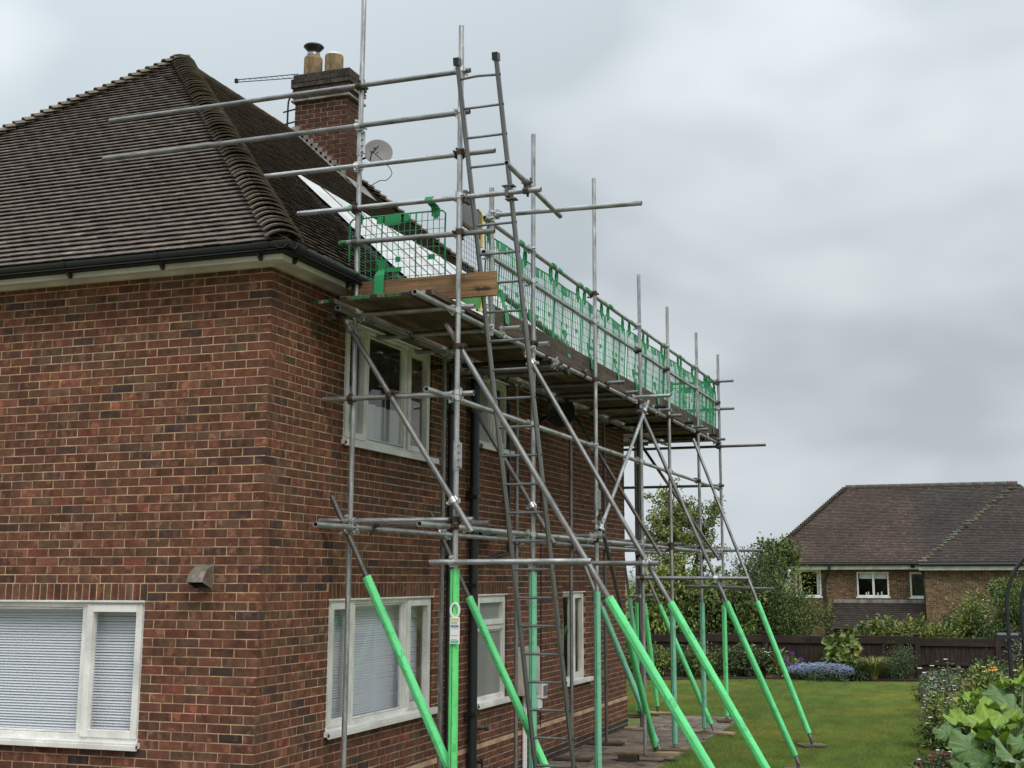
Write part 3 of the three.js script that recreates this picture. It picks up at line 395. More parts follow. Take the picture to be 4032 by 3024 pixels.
// chimney
{
  const x0 = -3.86, x1 = -2.97, z1 = -6.72, z0 = -7.17, ch = group(house, 'chimney', 'brick chimney with two clay pots'); const acc = new Acc(), r = rngf(42);
  part(ch, 'chimney_core', box(x0 + .006, x1 - .006, 7.6, 9.5, z0 + .006, z1 - .006), mat.mortar);
  for (let k = 0; k < 25; k++) { const y = 9.49 - .075 * (k + 1), odd = k % 2, soot = k < 3 ? .62 : .92; const T = () => { const t = tone(r); return [lerp(t[0], .12, .6) * soot * .82, lerp(t[1], .05, .6) * soot * .82, lerp(t[2], .045, .6) * soot * .82]; };
    let u = x1; const L0 = odd ? .1025 : .2165; const add = (a, b, D) => brick(acc, (p, q, n) => [p, q, z1 + n], a, b, y + H2, y + .075 - H2, D, T(), r); add(u - L0, u, odd ? .2165 : .1025); u -= L0 + 2 * JH; while (u > x0 + .06) { add(Math.max(u - .216, x0), u, .06); u -= .2266; }
    let w = (odd ? .2165 : .1025) + 2 * JH; while (w < z1 - z0 - .05) { brick(acc, (p, q, n) => [x1 + n, q, z1 - p], w, Math.min(w + .216, z1 - z0), y + H2, y + .075 - H2, .06, T(), r); w += .2266; } }
  part(ch, 'chimney_brick', acc.geo(), mat.brick).userData.kind = 'stuff';
  part(ch, 'lead_tray', [bevelBox(x0 - .05, x1 + .05, 9.47, 9.5, z0 - .05, z1 + .05, .004), bevelBox(x0 - .11, x1 + .06, 9.585, 9.61, z0 - .03, z1 + .06, .004, 0)], mat.lead);
  const capc = new Acc(), darkB = () => { const k = rr(.7, 1.2, r); return [.085 * k, .075 * k, .07 * k]; };
  for (let k = 0; k < 4; k++) { const o = k < 1 ? .03 : k < 3 ? .055 : .03, y = 9.61 + k * .075, od = k % 2; for (let u = x0 - o, i = 0; u < x1 + o - .02; u += .2266, i++) brick(capc, (p, q, n) => [p, q, z1 + o + n], u - (od ? 0 : 0), Math.min(u + .216, x1 + o), y + H2, y + .075 - H2, .1, darkB(), r); for (let w = -.0 + (od ? .11 : .0); w < z1 - z0 + o; w += .2266) brick(capc, (p, q, n) => [x1 + o + n, q, z1 + o - p], w + .1025 * (od ? 0 : 1), Math.min(w + .216 + .1 * (od ? 0 : 1), z1 - z0 + 2 * o), y + H2, y + .075 - H2, .06, darkB(), r); }
  part(ch, 'oversail_brick', capc.geo(), mat.brick).userData.kind = 'stuff'; part(ch, 'chimney_cap', [box(x0 - .02, x1 + .02, 9.5, 9.908, z0 - .02, z1 + .02), box(x0 + .05, x1 - .05, 9.9, 9.935, z0 + .05, z1 - .05)], mat.cap);
  const lathe = (pts, x, z) => { const g = new THREE.LatheGeometry(pts.map(p => new THREE.Vector2(...p)), 22); g.translate(x, 9.92, z); return clean(g); };
  const potA = part(ch, 'chimney_pot', lathe([[.142, 0], [.142, .30], [.138, .33], [.11, .36], [.10, .36], [.10, .1]], -3.70, -6.94), mat.pot, 'clay pot with a black cowl');
  part(potA, 'cowl', [lathe([[.085, .36], [.085, .43], [.09, .44], [.145, .50], [.158, .515], [.145, .535], [.08, .56], [.02, .568], [.0, .568]], -3.70, -6.94)], mat.black);
  part(potA, 'cowl_collar', lathe([[.10, .365], [.10, .40], [.087, .41]], -3.70, -6.94), mat.steel);
  const potB = part(ch, 'chimney_pot', lathe([[.142, 0], [.142, .30], [.136, .32], [.11, .33], [.10, .33], [.10, .1]], -3.34, -6.94), mat.pot, 'clay pot with a pale cap'); part(potB, 'cap', lathe([[.11, .331], [.10, .35], [.05, .362], [0, .365]], -3.34, -6.94), mat.white);
  const fl = []; for (let k = 0; k < 11; k++) { const x = x1 - .03 - k * .081, y = 8.16 + k * .0752; const a = new Acc(); const F = (p, q, n = .009) => [p, q, z1 + n]; a.quad(F(x - .12, y + .02), F(x + .02, y - .06), F(x + .045, y + .175), F(x - .085, y + .175), [1, 1, 1], [x, y], [x + .1, y], [x + .1, y + .1], [x, y + .1]); a.quad(F(x + .02, y - .06), F(x + .02, y - .06, 0), F(x + .045, y + .175, 0), F(x + .045, y + .175), [1, 1, 1], [0, 0], [.01, 0], [.01, .1], [0, .1]); const g = a.geo(); g.deleteAttribute('color'); part(ch, 'step_flashing', g, mat.lead); }
  const soakA = slopeX(-z1 + .0, (OV - x1) / CP - .15, .04), soakB = slopeX(-z1, (OV - x0) / CP, .04); { const a = new Acc(); const sA = (OV - x1) / CP - .2, sB = (OV - x0) / CP - .02; for (let i = 0; i < 8; i++) { const p = lerp(sA, sB, i / 8), q = lerp(sA, sB, (i + 1) / 8); a.quad(slopeX(-z1 - .14, p, .036), slopeX(-z1 + .01, p, .05), slopeX(-z1 + .01, q, .05), slopeX(-z1 - .14, q, .036), [1, 1, 1], [p, 0], [p, .15], [q, .15], [q, 0]); } const sd = sA + .06; a.quad(slopeX(-z1 - .1, sd - .16, .04), slopeX(-z0 + .1, sd - .16, .04), slopeX(-z0 + .1, sd + .16, .075), slopeX(-z1 - .1, sd + .16, .075), [1, 1, 1], [0, 0], [.9, 0], [.9, .3], [0, .3]); const g = a.geo(); g.deleteAttribute('color'); part(ch, 'lead_apron', g, mat.lead); }
}
// pipes on the long wall
{
  const sp = part(house, 'soil_pipe', [rod([.085, -.02, -4.39], [.085, 5.0, -4.39], .055, 18), rod([.085, 3.28, -4.39], [.085, 3.4, -4.39], .066, 18), rod([.085, .86, -4.39], [.085, .90, -4.39], .063, 18)], mat.black, 'thick black soil pipe');
  for (const y of [.88, 2.3, 3.3, 4.3]) part(sp, 'pipe_bracket', [box(.01, .15, y - .018, y + .018, -4.46, -4.32)], mat.black);
  const rp = part(house, 'rain_pipe', [rod([.06, -.02, -3.75], [.06, 4.75, -3.75], .034, 14), rod([.06, 4.75, -3.75], [.27, 5.06, -3.75], .034, 14)], mat.black, 'slim black rainwater pipe'); for (const y of [.6, 2.4, 4.2]) part(rp, 'pipe_bracket', box(.01, .11, y - .015, y + .015, -3.8, -3.7), mat.black);
  part(house, 'waste_pipe', [rod([.05, 2.68, -5.61], [.05, 4.55, -5.61], .021, 10), rod([.05, 2.68, -5.63], [.06, 2.56, -4.45], .021, 10), rod([-.02, 3.32, -5.5], [.05, 3.32, -5.61], .02, 8)], mat.black, 'thin black waste pipe falling to the soil pipe');
  part(house, 'waste_elbow', [curve([[-.02, 2.93, -5.05], [.07, 2.93, -5.0], [.13, 2.91, -4.88], [.1, 2.86, -4.5]], .05, 16, 10)], mat.black);
  part(house, 'cable', [rod([.012, .55, -6.94], [.012, 4.7, -6.94], .007, 6), curve([[.012, .95, -6.94], [.02, .75, -6.97], [.015, .6, -6.9], [.012, .2, -6.98]], .006, 12, 5)], mat.black, 'thin black cable down the wall');
  part(house, 'outlet_pipe', [rod([-.02, .69, -4.72], [.15, .70, -4.72], .028, 12), rod([.12, .70, -4.72], [.165, .705, -4.72], .037, 12)], mat.hood);
  part(house, 'garden_tap', [rod([-.02, .33, -4.69], [.10, .31, -4.69], .016, 8), rod([.09, .34, -4.69], [.10, .24, -4.66], .014, 8), rod([.085, .35, -4.72], [.085, .35, -4.66], .01, 6)], mat.blackMatt);
}
{ // extractor hood on the side wall
  const t = thing('vent_hood', 'grey brown curved extractor hood on the side wall', 'vent', [-.53, 2.28, 0]); const s = new THREE.Shape(); s.moveTo(0, 2.475); s.lineTo(.03, 2.475); s.quadraticCurveTo(.11, 2.45, .15, 2.345); s.lineTo(.14, 2.34); s.quadraticCurveTo(.10, 2.44, .03, 2.46); s.lineTo(0, 2.46);
  const g = new THREE.ExtrudeGeometry(s, { depth: .145, bevelEnabled: false, curveSegments: 10 }); g.rotateY(-Math.PI / 2); g.translate(-.455, 0, 0); part(t, 'cover', clean(g), mat.hood);
  for (const x of [-.605, -.457]) { const q = new THREE.Shape(); q.moveTo(0, 2.475); q.lineTo(.03, 2.475); q.quadraticCurveTo(.11, 2.45, .15, 2.345); q.lineTo(.0, 2.285); const h = new THREE.ExtrudeGeometry(q, { depth: .004, bevelEnabled: false, curveSegments: 10 }); h.rotateY(-Math.PI / 2); h.translate(x + .004, 0, 0); part(t, 'cheek', clean(h), mat.hood); }
  part(t, 'back_plate', box(-.612, -.448, 2.275, 2.49, .001, .006, 0), mat.hood); for (let i = 0; i < 4; i++) part(t, 'louvre', box(-.6, -.458, 2.295 + i * .022, 2.299 + i * .022, .01, .12 - i * .012, 0), mat.blackMatt);
}
{
  const t = thing('meter_box', 'white meter box with conduit beside the frosted ground floor window', 'meter box', [.1, .9, -6.22]);
  part(t, 'cabinet', bevelBox(.0, .17, .93, 1.52, -6.42, -6.03, .008), mat.box); part(t, 'door', bevelBox(.17, .182, .95, 1.5, -6.41, -6.04, .004), mat.box); part(t, 'conduit', [rod([.04, 0, -6.2], [.04, .93, -6.2], .019, 10), rod([.04, 0, -6.27], [.04, .93, -6.27], .017, 10)], mat.white);
  const e = thing('switch_box', 'small white and grey electric box with red switch, right of the meter box', 'switch box', [.05, .85, -6.85]);
  part(e, 'case', [bevelBox(0, .09, .84, 1.04, -6.98, -6.78, .008), bevelBox(0, .06, .72, .83, -6.86, -6.7, .006)], mat.white); part(e, 'face', bevelBox(.09, .1, .87, 1.0, -6.94, -6.80, .003), mat.greyPanel); part(e, 'switch', rod([.1, .9, -6.93], [.115, .9, -6.93], .018, 10), mat.red);
}
// dishes and aerial
function dish(name, label, c, nrm, R, m, wall) {
  const t = thing(name, label, 'satellite dish', c); const pts = []; for (let i = 0; i <= 8; i++) { const q = i / 8 * R; pts.push(new THREE.Vector2(q, .55 * q * q)); } for (let i = 8; i >= 0; i--) { const q = i / 8 * R; pts.push(new THREE.Vector2(q, .55 * q * q - .006)); }
  const N = V(nrm).normalize(), qn = new THREE.Quaternion().setFromUnitVectors(new THREE.Vector3(0, 1, 0), N), C = V(c), at = (x, y, z) => { const p = new THREE.Vector3(x, y, z).applyQuaternion(qn).add(C); return [p.x, p.y, p.z]; };
  const g = new THREE.LatheGeometry(pts, 28); g.scale(1, 1, 1.14); g.applyQuaternion(qn); g.translate(...c); part(t, 'reflector', clean(g), m); return { t, at };
}
{
  const a = dish('satellite_dish', 'pale grey satellite dish on the chimney, beside the tall left pole', [-2.58, 8.62, -6.98], [.62, .30, .72], .21, mat.dish);
  part(a.t, 'arm', [rod(a.at(0, -.01, .19), a.at(.0, .27, .25), .009, 8), rod(a.at(0, 0, 0), [-2.97, 8.55, -7.05], .016, 8)], mat.blackMatt); part(a.t, 'receiver', [rod(a.at(0, .25, .26), a.at(0, .28, .14), .028, 10), rod(a.at(.0, .3, .2), a.at(0, .3, .12), .022, 10)], mat.dish);
  part(a.t, 'lead', [curve([a.at(.0, .28, .25), [-2.25, 8.22, -6.8], [-2.3, 8.1, -6.75], [-2.5, 8.15, -6.9], [-2.75, 8.1, -7.0]], .006, 20, 5)], mat.blackMatt);
  const b = dish('satellite_dish', 'black satellite dish on the long wall under the scaffold boards', [.30, 4.60, -6.85], [.8, .15, .58], .225, mat.blackMatt); part(b.t, 'arm', [rod(b.at(0, -.02, 0), [0, 4.5, -6.95], .02, 8), rod(b.at(0, 0, .24), b.at(0, .25, .2), .01, 6)], mat.blackMatt);
  const t = thing('tv_aerial', 'thin dark television aerial pointing left from the chimney', 'aerial', [-3.95, 9.1, -6.8]);
  part(t, 'boom', [rod([-4.84, 9.895, -6.62], [-3.93, 9.955, -6.9], .007, 6), rod([-4.84, 9.935, -6.62], [-3.93, 10.015, -6.9], .007, 6), box(-4.87, -4.83, 9.885, 9.95, -6.64, -6.6)], mat.blackMatt);
  for (let i = 0; i < 11; i++) { const k = .04 + i * .088, x = lerp(-4.84, -3.93, k), z = lerp(-6.62, -6.9, k), y = lerp(9.895, 9.955, k), l = .05 + i * .011; part(t, 'element', [rod([x + .3 * l, y - .01, z + l], [x - .3 * l, y + .07, z - l], .003, 5)], mat.blackMatt); }
  part(t, 'mast', [rod([-4.02, 9.02, -6.78], [-4.02, 9.42, -6.78], .014, 8), curve([[-4.02, 9.40, -6.78], [-4.01, 9.55, -6.78], [-3.96, 9.66, -6.8], [-3.92, 9.98, -6.88]], .013, 14, 6)], mat.blackMatt); part(t, 'bracket', [rod([-4.1, 9.37, -6.78], [-3.86, 9.4, -6.78], .012, 6), rod([-4.1, 9.17, -6.78], [-3.86, 9.2, -6.78], .012, 6)], mat.blackMatt);
}

// ---------------------------------------------------------------- the scaffold: tubes, couplers and foam sleeves are its parts
const scaf = thing('scaffold', 'steel tube scaffold with raking supports and green foam sleeves along the brick house', 'scaffold', [.8, 0, -6.5]);
const TR = .02415, tubes = []; const rs = rngf(99);
function tube(name, a, b, m = mat.galv, label) { const d = V(b).sub(V(a)).length(); const p = part(scaf, name, pipe(a, b, TR, TR - .004, 14, 0, rs() * 5), m, label); tubes.push({ a, b, p, m }); return p; }
function sleeve(p, a, b, t0, t1, m, slit = .16) {                // foam sleeve between fractions t0..t1 of the tube
  const A = V(a), B = V(b), P = A.clone().lerp(B, t0), Q = A.clone().lerp(B, t1); part(p, 'foam_sleeve', pipe(P.toArray(), Q.toArray(), .0405, .0255, 18, slit, rs()), m);
}
function plate(p, x, z, y = .05) { part(p, 'base_plate', [box(x - .07, x + .07, y, y + .006, z - .07, z + .07), rod([x, y, z], [x, y + .06, z], .018, 10)], mat.galvDark); }
function joint(p, x, z, y) { part(p, 'sleeve_coupler', [rod([x, y - .13, z], [x, y + .13, z], .0305, 14), bevelBox(x + .012, x + .05, y - .11, y + .11, z - .012, z + .012, .004), ...[-.09, -.03, .03, .09].map(q => rod([x + .02, y + q, z - .03], [x + .035, y + q, z + .035], .008, 6))], mat.galv); }
// standards (uprights): inner row then outer row
const std = (x, z, y0, y1, m, foam, fm, lean = 0) => { const a = [x + lean, y0, z], b = [x, y1, z], p = tube('standard', a, b, m); if (foam) sleeve(p, a, b, (.09 - y0) / (y1 - y0), (foam - y0) / (y1 - y0), fm); if (y0 < .3) plate(p, x + lean, z, y0 - .01); return p; };
const sA = std(.28, -1.0, .05, 8.05, mat.galv), sB = std(1.35, -.89, .05, 7.39, mat.galv, 2.45, mat.foamYellow);
joint(sA, .28, -1.0, 6.42); joint(sB, 1.35, -.89, 3.42);
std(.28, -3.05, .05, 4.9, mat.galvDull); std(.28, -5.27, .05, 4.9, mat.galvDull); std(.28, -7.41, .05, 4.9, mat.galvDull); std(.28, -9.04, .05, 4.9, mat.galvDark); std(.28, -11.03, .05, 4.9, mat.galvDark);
std(1.31, -.995, 5.02, 7.24, mat.galv); std(1.35, -1.68, 4.62, 6.07, mat.galv);
const sE = std(1.35, -2.865, .05, 7.02, mat.galv, 2.43, mat.foamTeal), sF = std(1.35, -5.075, .06, 7.21, mat.galv, 2.22, mat.foamTeal), sG = std(1.35, -7.17, .15, 6.48, mat.galv), sH = std(1.35, -8.8, .05, 6.36, mat.galv, 1.92, mat.foamTeal), sI = std(1.35, -10.8, .05, 6.34, mat.galv, 2.0, mat.foamTeal), sJ = std(1.34, -12.62, .05, 6.28, mat.galv, 1.92, mat.foam);
joint(sF, 1.35, -5.075, 3.28);
std(-.28, -12.95, .03, 5.0, mat.galvDark, 1.95, mat.foam); std(-.9, -12.6, .03, 5.0, mat.galvDark);
// rails across the near end
tube('guard_rail', [-2.55, 6.97, -.945], [1.42, 6.97, -.945], mat.galvDull, 'topmost rail across the near end'); tube('guard_rail', [-2.6, 6.57, -.945], [1.42, 6.57, -.945], mat.galvDull); tube('guard_rail', [-.78, 6.18, -.945], [1.67, 6.17, -.945], mat.galv);
tube('guard_rail', [-.33, 5.77, -.945], [2.11, 5.76, -.945], mat.galv); tube('guard_rail', [.14, 5.44, -.945], [1.67, 5.42, -.945], mat.galvDull); part(tubes[tubes.length - 1].p, 'green_tape', rod([.12, 5.44, -.945], [.2, 5.4395, -.945], .0262, 14), mat.paintGreen);
tube('transom', [-.04, 3.98, -.945], [1.485, 3.97, -.945], mat.galv); tube('transom', [-.03, 2.88, -.945], [1.49, 2.87, -.945], mat.galv); tube('transom', [.40, 2.865, -1.32], [1.5, 2.855, -1.30], mat.galvDull);
// ledgers along the wall
tube('ledger', [1.3, 4.705, -.09], [1.3, 4.71, -6.4], mat.galv); tube('ledger', [1.3, 4.71, -6.4], [1.3, 4.71, -12.85], mat.galv);
tube('ledger', [.33, 4.735, -.56], [.33, 4.735, -6.7], mat.galvDull); tube('ledger', [.33, 4.735, -6.7], [.33, 4.735, -12.85], mat.galvDull);
tube('ledger', [1.3, 3.93, -.35], [1.3, 3.92, -6.7], mat.galv); tube('ledger', [1.3, 3.92, -6.7], [1.3, 3.91, -12.85], mat.galv);
tube('ledger', [.33, 2.82, -.29], [.33, 2.825, -4.6], mat.galv); tube('ledger', [.335, 2.825, -4.4], [.33, 2.82, -10.7], mat.galv); tube('ledger', [.33, 2.80, -10.7], [.33, 2.8, -12.8], mat.galvDull);
tube('ledger', [1.3, 2.81, -.26], [1.3, 2.81, -6.5], mat.galv); tube('ledger', [1.3, 2.81, -6.5], [1.3, 2.80, -12.8], mat.galv);
tube('guard_rail', [1.3, 5.76, -1.62], [1.3, 5.765, -7.4], mat.galv); tube('guard_rail', [1.3, 5.765, -7.4], [1.3, 5.77, -12.85], mat.galv); tube('guard_rail', [1.3, 5.42, -1.60], [1.3, 5.42, -7.4], mat.galv); tube('guard_rail', [1.3, 5.42, -7.4], [1.3, 5.42, -12.85], mat.galv);
// transoms carrying the boards
for (const [z, x1, y, m] of [[-.99, 1.47, 4.758, 0], [-2.05, 1.51, 4.758, 0], [-2.93, 1.5, 4.758, 0], [-3.36, 1.38, 4.66, 2], [-3.66, 1.34, 4.66, 1], [-3.84, 1.355, 4.66, 1], [-4.12, 1.33, 4.66, 1], [-4.75, 1.36, 4.758, 1], [-5.68, 1.55, 4.758, 1], [-6.55, 1.49, 4.758, 1], [-7.0, 1.81, 4.758, 0], [-7.45, 1.40, 4.66, 1], [-8.06, 1.49, 4.758, 2], [-8.4, 1.47, 4.758, 1], [-9.07, 1.48, 4.758, 1], [-9.97, 1.46, 4.758, 2], [-10.58, 1.49, 4.758, 1], [-10.95, 1.49, 4.758, 1], [-11.8, 1.46, 4.758, 2], [-12.5, 1.46, 4.758, 1]]) { const p = tube('transom', [x1 - 1.53, y, z], [x1, y, z + .004], [mat.galv, mat.galvDull, mat.blackMatt][m]); if (z === -.99) part(p, 'green_tape', rod([x1 - 1.54, y, z], [x1 - 1.5, y, z], .0262, 14), mat.paintGreen); }
// lower crossing tubes at the far end
tube('transom', [-1.6, 4.64, -12.57], [2.15, 4.64, -12.57], mat.galvDark); tube('transom', [-1.6, 3.965, -12.57], [1.40, 3.96, -12.57], mat.galvDark); tube('transom', [-1.0, 2.86, -12.57], [2.05, 2.84, -12.57], mat.galvDull); tube('transom', [.0, 2.86, -7.22], [1.47, 2.86, -7.22], mat.galvDull); tube('transom', [.05, 2.86, -8.85], [1.50, 2.86, -8.85], mat.galvDull); tube('transom', [-.05, 2.86, -5.03], [1.47, 2.86, -5.03], mat.galvDull); tube('transom', [.08, 2.08, -11.08], [.50, 2.1, -11.08], mat.galv); tube('transom', [.0, 2.86, -10.85], [1.47, 2.86, -10.85], mat.galvDull);
tube('guard_rail', [.5, 5.79, -12.57], [1.62, 5.79, -12.57], mat.galvDull); tube('guard_rail', [.5, 5.3, -12.57], [1.62, 5.3, -12.57], mat.galvDull);
// raking supports to the lawn and their ties
const rake = (a, b, f0, fm, m, plateIt) => { const p = tube('raker', a, b, m), L = V(a).distanceTo(V(b)); sleeve(p, b, a, .1 / L, f0, fm, .12); if (plateIt) { part(p, 'base_plate', [rod([b[0], .028, b[2]], [b[0] - .01, .12, b[2]], .022, 10), box(b[0] - .07, b[0] + .07, .022, .03, b[2] - .07, b[2] + .07)], mat.galvDark); } return p; };
rake([1.215, 4.60, -.945], [4.03, .06, -.95], .475, mat.foam, mat.galvDull, true); rake([1.30, 4.64, -2.81], [3.98, .06, -2.815], .455, mat.foam, mat.galvDull, true); rake([1.38, 4.56, -7.115], [3.25, .08, -7.5], .445, mat.foam, mat.galvDull, true); rake([1.33, 4.56, -10.52], [3.11, .08, -9.86], .435, mat.foam, mat.galvDull, true);
tube('tie_tube', [1.14, 2.51, -.84], [2.60, 2.51, -.785], mat.galv); tube('tie_tube', [1.22, 2.52, -2.82], [2.67, 2.515, -2.765], mat.galvDull); tube('tie_tube', [1.27, 2.38, -7.10], [2.72, 2.37, -7.32], mat.galvDull); tube('tie_tube', [1.1, 2.25, -10.75], [2.58, 2.21, -10.3], mat.galvDull);
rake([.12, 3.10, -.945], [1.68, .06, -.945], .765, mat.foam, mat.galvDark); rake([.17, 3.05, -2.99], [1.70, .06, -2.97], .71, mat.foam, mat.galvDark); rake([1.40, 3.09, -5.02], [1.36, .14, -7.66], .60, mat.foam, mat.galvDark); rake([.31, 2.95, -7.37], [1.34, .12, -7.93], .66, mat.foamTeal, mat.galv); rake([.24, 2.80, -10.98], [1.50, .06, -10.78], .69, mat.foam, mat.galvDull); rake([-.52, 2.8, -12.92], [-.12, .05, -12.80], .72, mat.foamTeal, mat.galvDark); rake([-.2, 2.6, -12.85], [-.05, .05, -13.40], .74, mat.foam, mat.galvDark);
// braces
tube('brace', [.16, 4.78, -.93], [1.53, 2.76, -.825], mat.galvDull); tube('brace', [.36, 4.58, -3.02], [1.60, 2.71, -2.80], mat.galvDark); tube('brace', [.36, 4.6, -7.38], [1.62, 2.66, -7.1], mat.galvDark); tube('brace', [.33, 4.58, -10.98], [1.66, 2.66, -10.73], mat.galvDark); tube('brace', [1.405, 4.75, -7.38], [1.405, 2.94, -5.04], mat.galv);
// projecting tubes near the ladder
tube('outrigger', [1.97, 5.86, -.45], [1.97, 5.79, -1.9], mat.galv); tube('outrigger', [1.39, 5.815, -1.735], [2.82, 5.79, -1.735], mat.galv);
// couplers wherever two tubes are clamped together
{
  const closest = (p, q) => { const a = V(p.a), u = V(p.b).sub(a), c = V(q.a), v = V(q.b).sub(c), w = a.clone().sub(c), A = u.dot(u), B = u.dot(v), C = v.dot(v), D = u.dot(w), E = v.dot(w), den = A * C - B * B; if (den < 1e-4 * A * C) return null; const s = clamp((B * E - C * D) / den), t = clamp((B * s + E) / C); const P = a.addScaledVector(u, s), Q = c.addScaledVector(v, t); return { P, Q, d: P.distanceTo(Q), s, t, u: u.normalize(), v: v.normalize() }; };
  const rc = rngf(17);
  for (let i = 0; i < tubes.length; i++) for (let j = i + 1; j < tubes.length; j++) {
    const k = closest(tubes[i], tubes[j]); if (!k || k.d > .088 || Math.abs(k.u.dot(k.v)) > .985) continue; if (k.d < .02) continue;
    const G = [], a = k.u, b = k.v, P = k.P, Q = k.Q, n = Q.clone().sub(P).normalize(), mid = P.clone().add(Q).multiplyScalar(.5), A = (p, d, e) => p.clone().addScaledVector(d, e).toArray();
    const col = rc() < .62 ? mat.zinc : rc() < .7 ? mat.rust : mat.galvDark, w = .026;
    G.push(pipe(A(P, a, -w), A(P, a, w), .0315, .0245, 12), pipe(A(Q, b, -w), A(Q, b, w), .0315, .0245, 12)); G.push(rod(A(mid, a, -.02), A(mid, a, .02), .02, 8));
    for (const [c, ax, s] of [[P, a, 1], [Q, b, -1]]) { const lat = new THREE.Vector3().crossVectors(ax, n).normalize(), side = rc() < .5 ? 1 : -1, hinge = A(c, lat, side * .036), bolt = c.clone().addScaledVector(lat, -side * .042); G.push(rod(A(new THREE.Vector3(...hinge), ax, -.02), A(new THREE.Vector3(...hinge), ax, .02), .009, 6)); G.push(rod(bolt.clone().addScaledVector(n, -.035 * s).toArray(), bolt.clone().addScaledVector(n, .05 * s).toArray(), .0065, 6)); G.push(rod(bolt.clone().addScaledVector(n, -.04 * s).toArray(), bolt.clone().addScaledVector(n, -.018 * s).toArray(), .0125, 6)); const f = new THREE.BoxGeometry(.03, .012, .03); const fq = new THREE.Quaternion().setFromUnitVectors(new THREE.Vector3(0, 1, 0), n); f.applyQuaternion(fq); f.translate(bolt.x, bolt.y, bolt.z); G.push(clean(f)); }
    part(tubes[i].p, 'coupler', G, col);
  }
}
// ---------------------------------------------------------------- boards on the scaffold
function plank(name, label, cat, grp, x0, x1, y0, y1, z0, z1, m, axis = 2, endPaint) {
  const t = thing(name, label, cat, [(x0 + x1) / 2, y0, (z0 + z1) / 2], grp); part(t, 'board', bevelBox(x0, x1, y0, y1, z0, z1, .004, axis, rs() * 20), m);
  for (const [e, cols] of endPaint || []) { const n = cols.length; cols.forEach((c, i) => { const a = lerp(x0 + .004, x1 - .004, i / n), b = lerp(x0 + .004, x1 - .004, (i + 1) / n); part(t, 'painted_end', e > 0 ? box(a, b, y0 + .004, y1 - .004, z1 - .004, z1 + .002, 0) : box(a, b, y0 + .004, y1 - .004, z0 - .002, z0 + .004, 0), c); }); }
  const hoop = (z) => [box(x0 - .0015, x1 + .0015, y0 - .0015, y1 + .0015, z - .012, z + .012)]; part(t, 'end_band', [...hoop(z0 + .03), ...hoop(z1 - .03)], mat.galvDull); return t;
}
const rows = ['nearest the wall', 'second from the wall', 'third from the wall', 'at the outer edge'], bays = ['at the near end', 'in the middle stretch', 'at the far end'];
{
  const Gn = mat.paintGreen, Bk = mat.paintBlack, Wh = mat.paintWhite, paints = [[Bk, Gn, Gn], [Gn, Bk, Wh], [Gn, Gn, Bk], [Bk, Gn, Wh, Bk]];
  const zs = [[-.52, -4.40], [-4.41, -8.3], [-8.31, -12.75]];
  for (let b = 0; b < 3; b++) for (let i = 0; i < 4; i++) { const z1 = zs[b][0] - (b ? rr(0, .04) : i === 3 ? -.02 : rr(-.02, .03)), z0 = zs[b][1] + rr(0, .05), x0 = .372 + i * .226, h = 4.784 + (b === 1 ? .002 : 0); plank('scaffold_board', `deck board ${rows[i]}, ${bays[b]}` + (b ? '' : ', with painted end'), 'board', 'scaffold boards of the deck', x0, x0 + .219, h, h + .038, z0, z1, i % 2 ? mat.boardDark : mat.board, 2, b ? null : [[1, paints[i]]]); }
  for (let b = 0; b < 3; b++) plank('scaffold_board', `inside board between the deck and the brick wall, ${bays[b]}`, 'board', 'scaffold boards of the deck', .075, .295, 4.784, 4.822, zs[b][1] + .02, zs[b][0] - (b ? 0 : .05), mat.board, 2, b ? null : [[1, [Gn, Wh, Gn, Bk]]]);
  for (let i = 0; i < 3; i++) plank('scaffold_board', `short board turning the far house corner, ${['closest to the house', 'in the middle', 'outermost'][i]}`, 'board', 'scaffold boards of the deck', -1.6, .06, 4.70, 4.738, -11.9 - i * .23 - .22, -11.9 - i * .23, mat.boardDark, 0);
  const tz = [[-1.86, -5.25], [-5.26, -8.55], [-8.56, -12.95]];
  tz.forEach(([a, b], i) => plank('toe_board', `brown toe board on edge along the outer side, ${bays[i]}`, 'toe board', 'toe boards along the outer side', 1.268, 1.306 - .006, 4.745 + i * .004, 4.965, b, a, mat.toeDark, 2));
  const t = thing('toe_board', 'light brown toe board across the near end of the deck', 'toe board', [.9, 4.85, -1.03]); part(t, 'board', bevelBox(.16, 1.655, 4.852, 5.078, -1.066, -1.030, .004, 0, 3), mat.toe);
  const fe = thing('toe_board', 'toe board across the far end of the deck', 'toe board', [.5, 4.75, -12.7]); part(fe, 'board', bevelBox(-1.2, 1.26, 4.745, 4.96, -12.7, -12.664, .004, 0, 8), mat.toeDark);
}
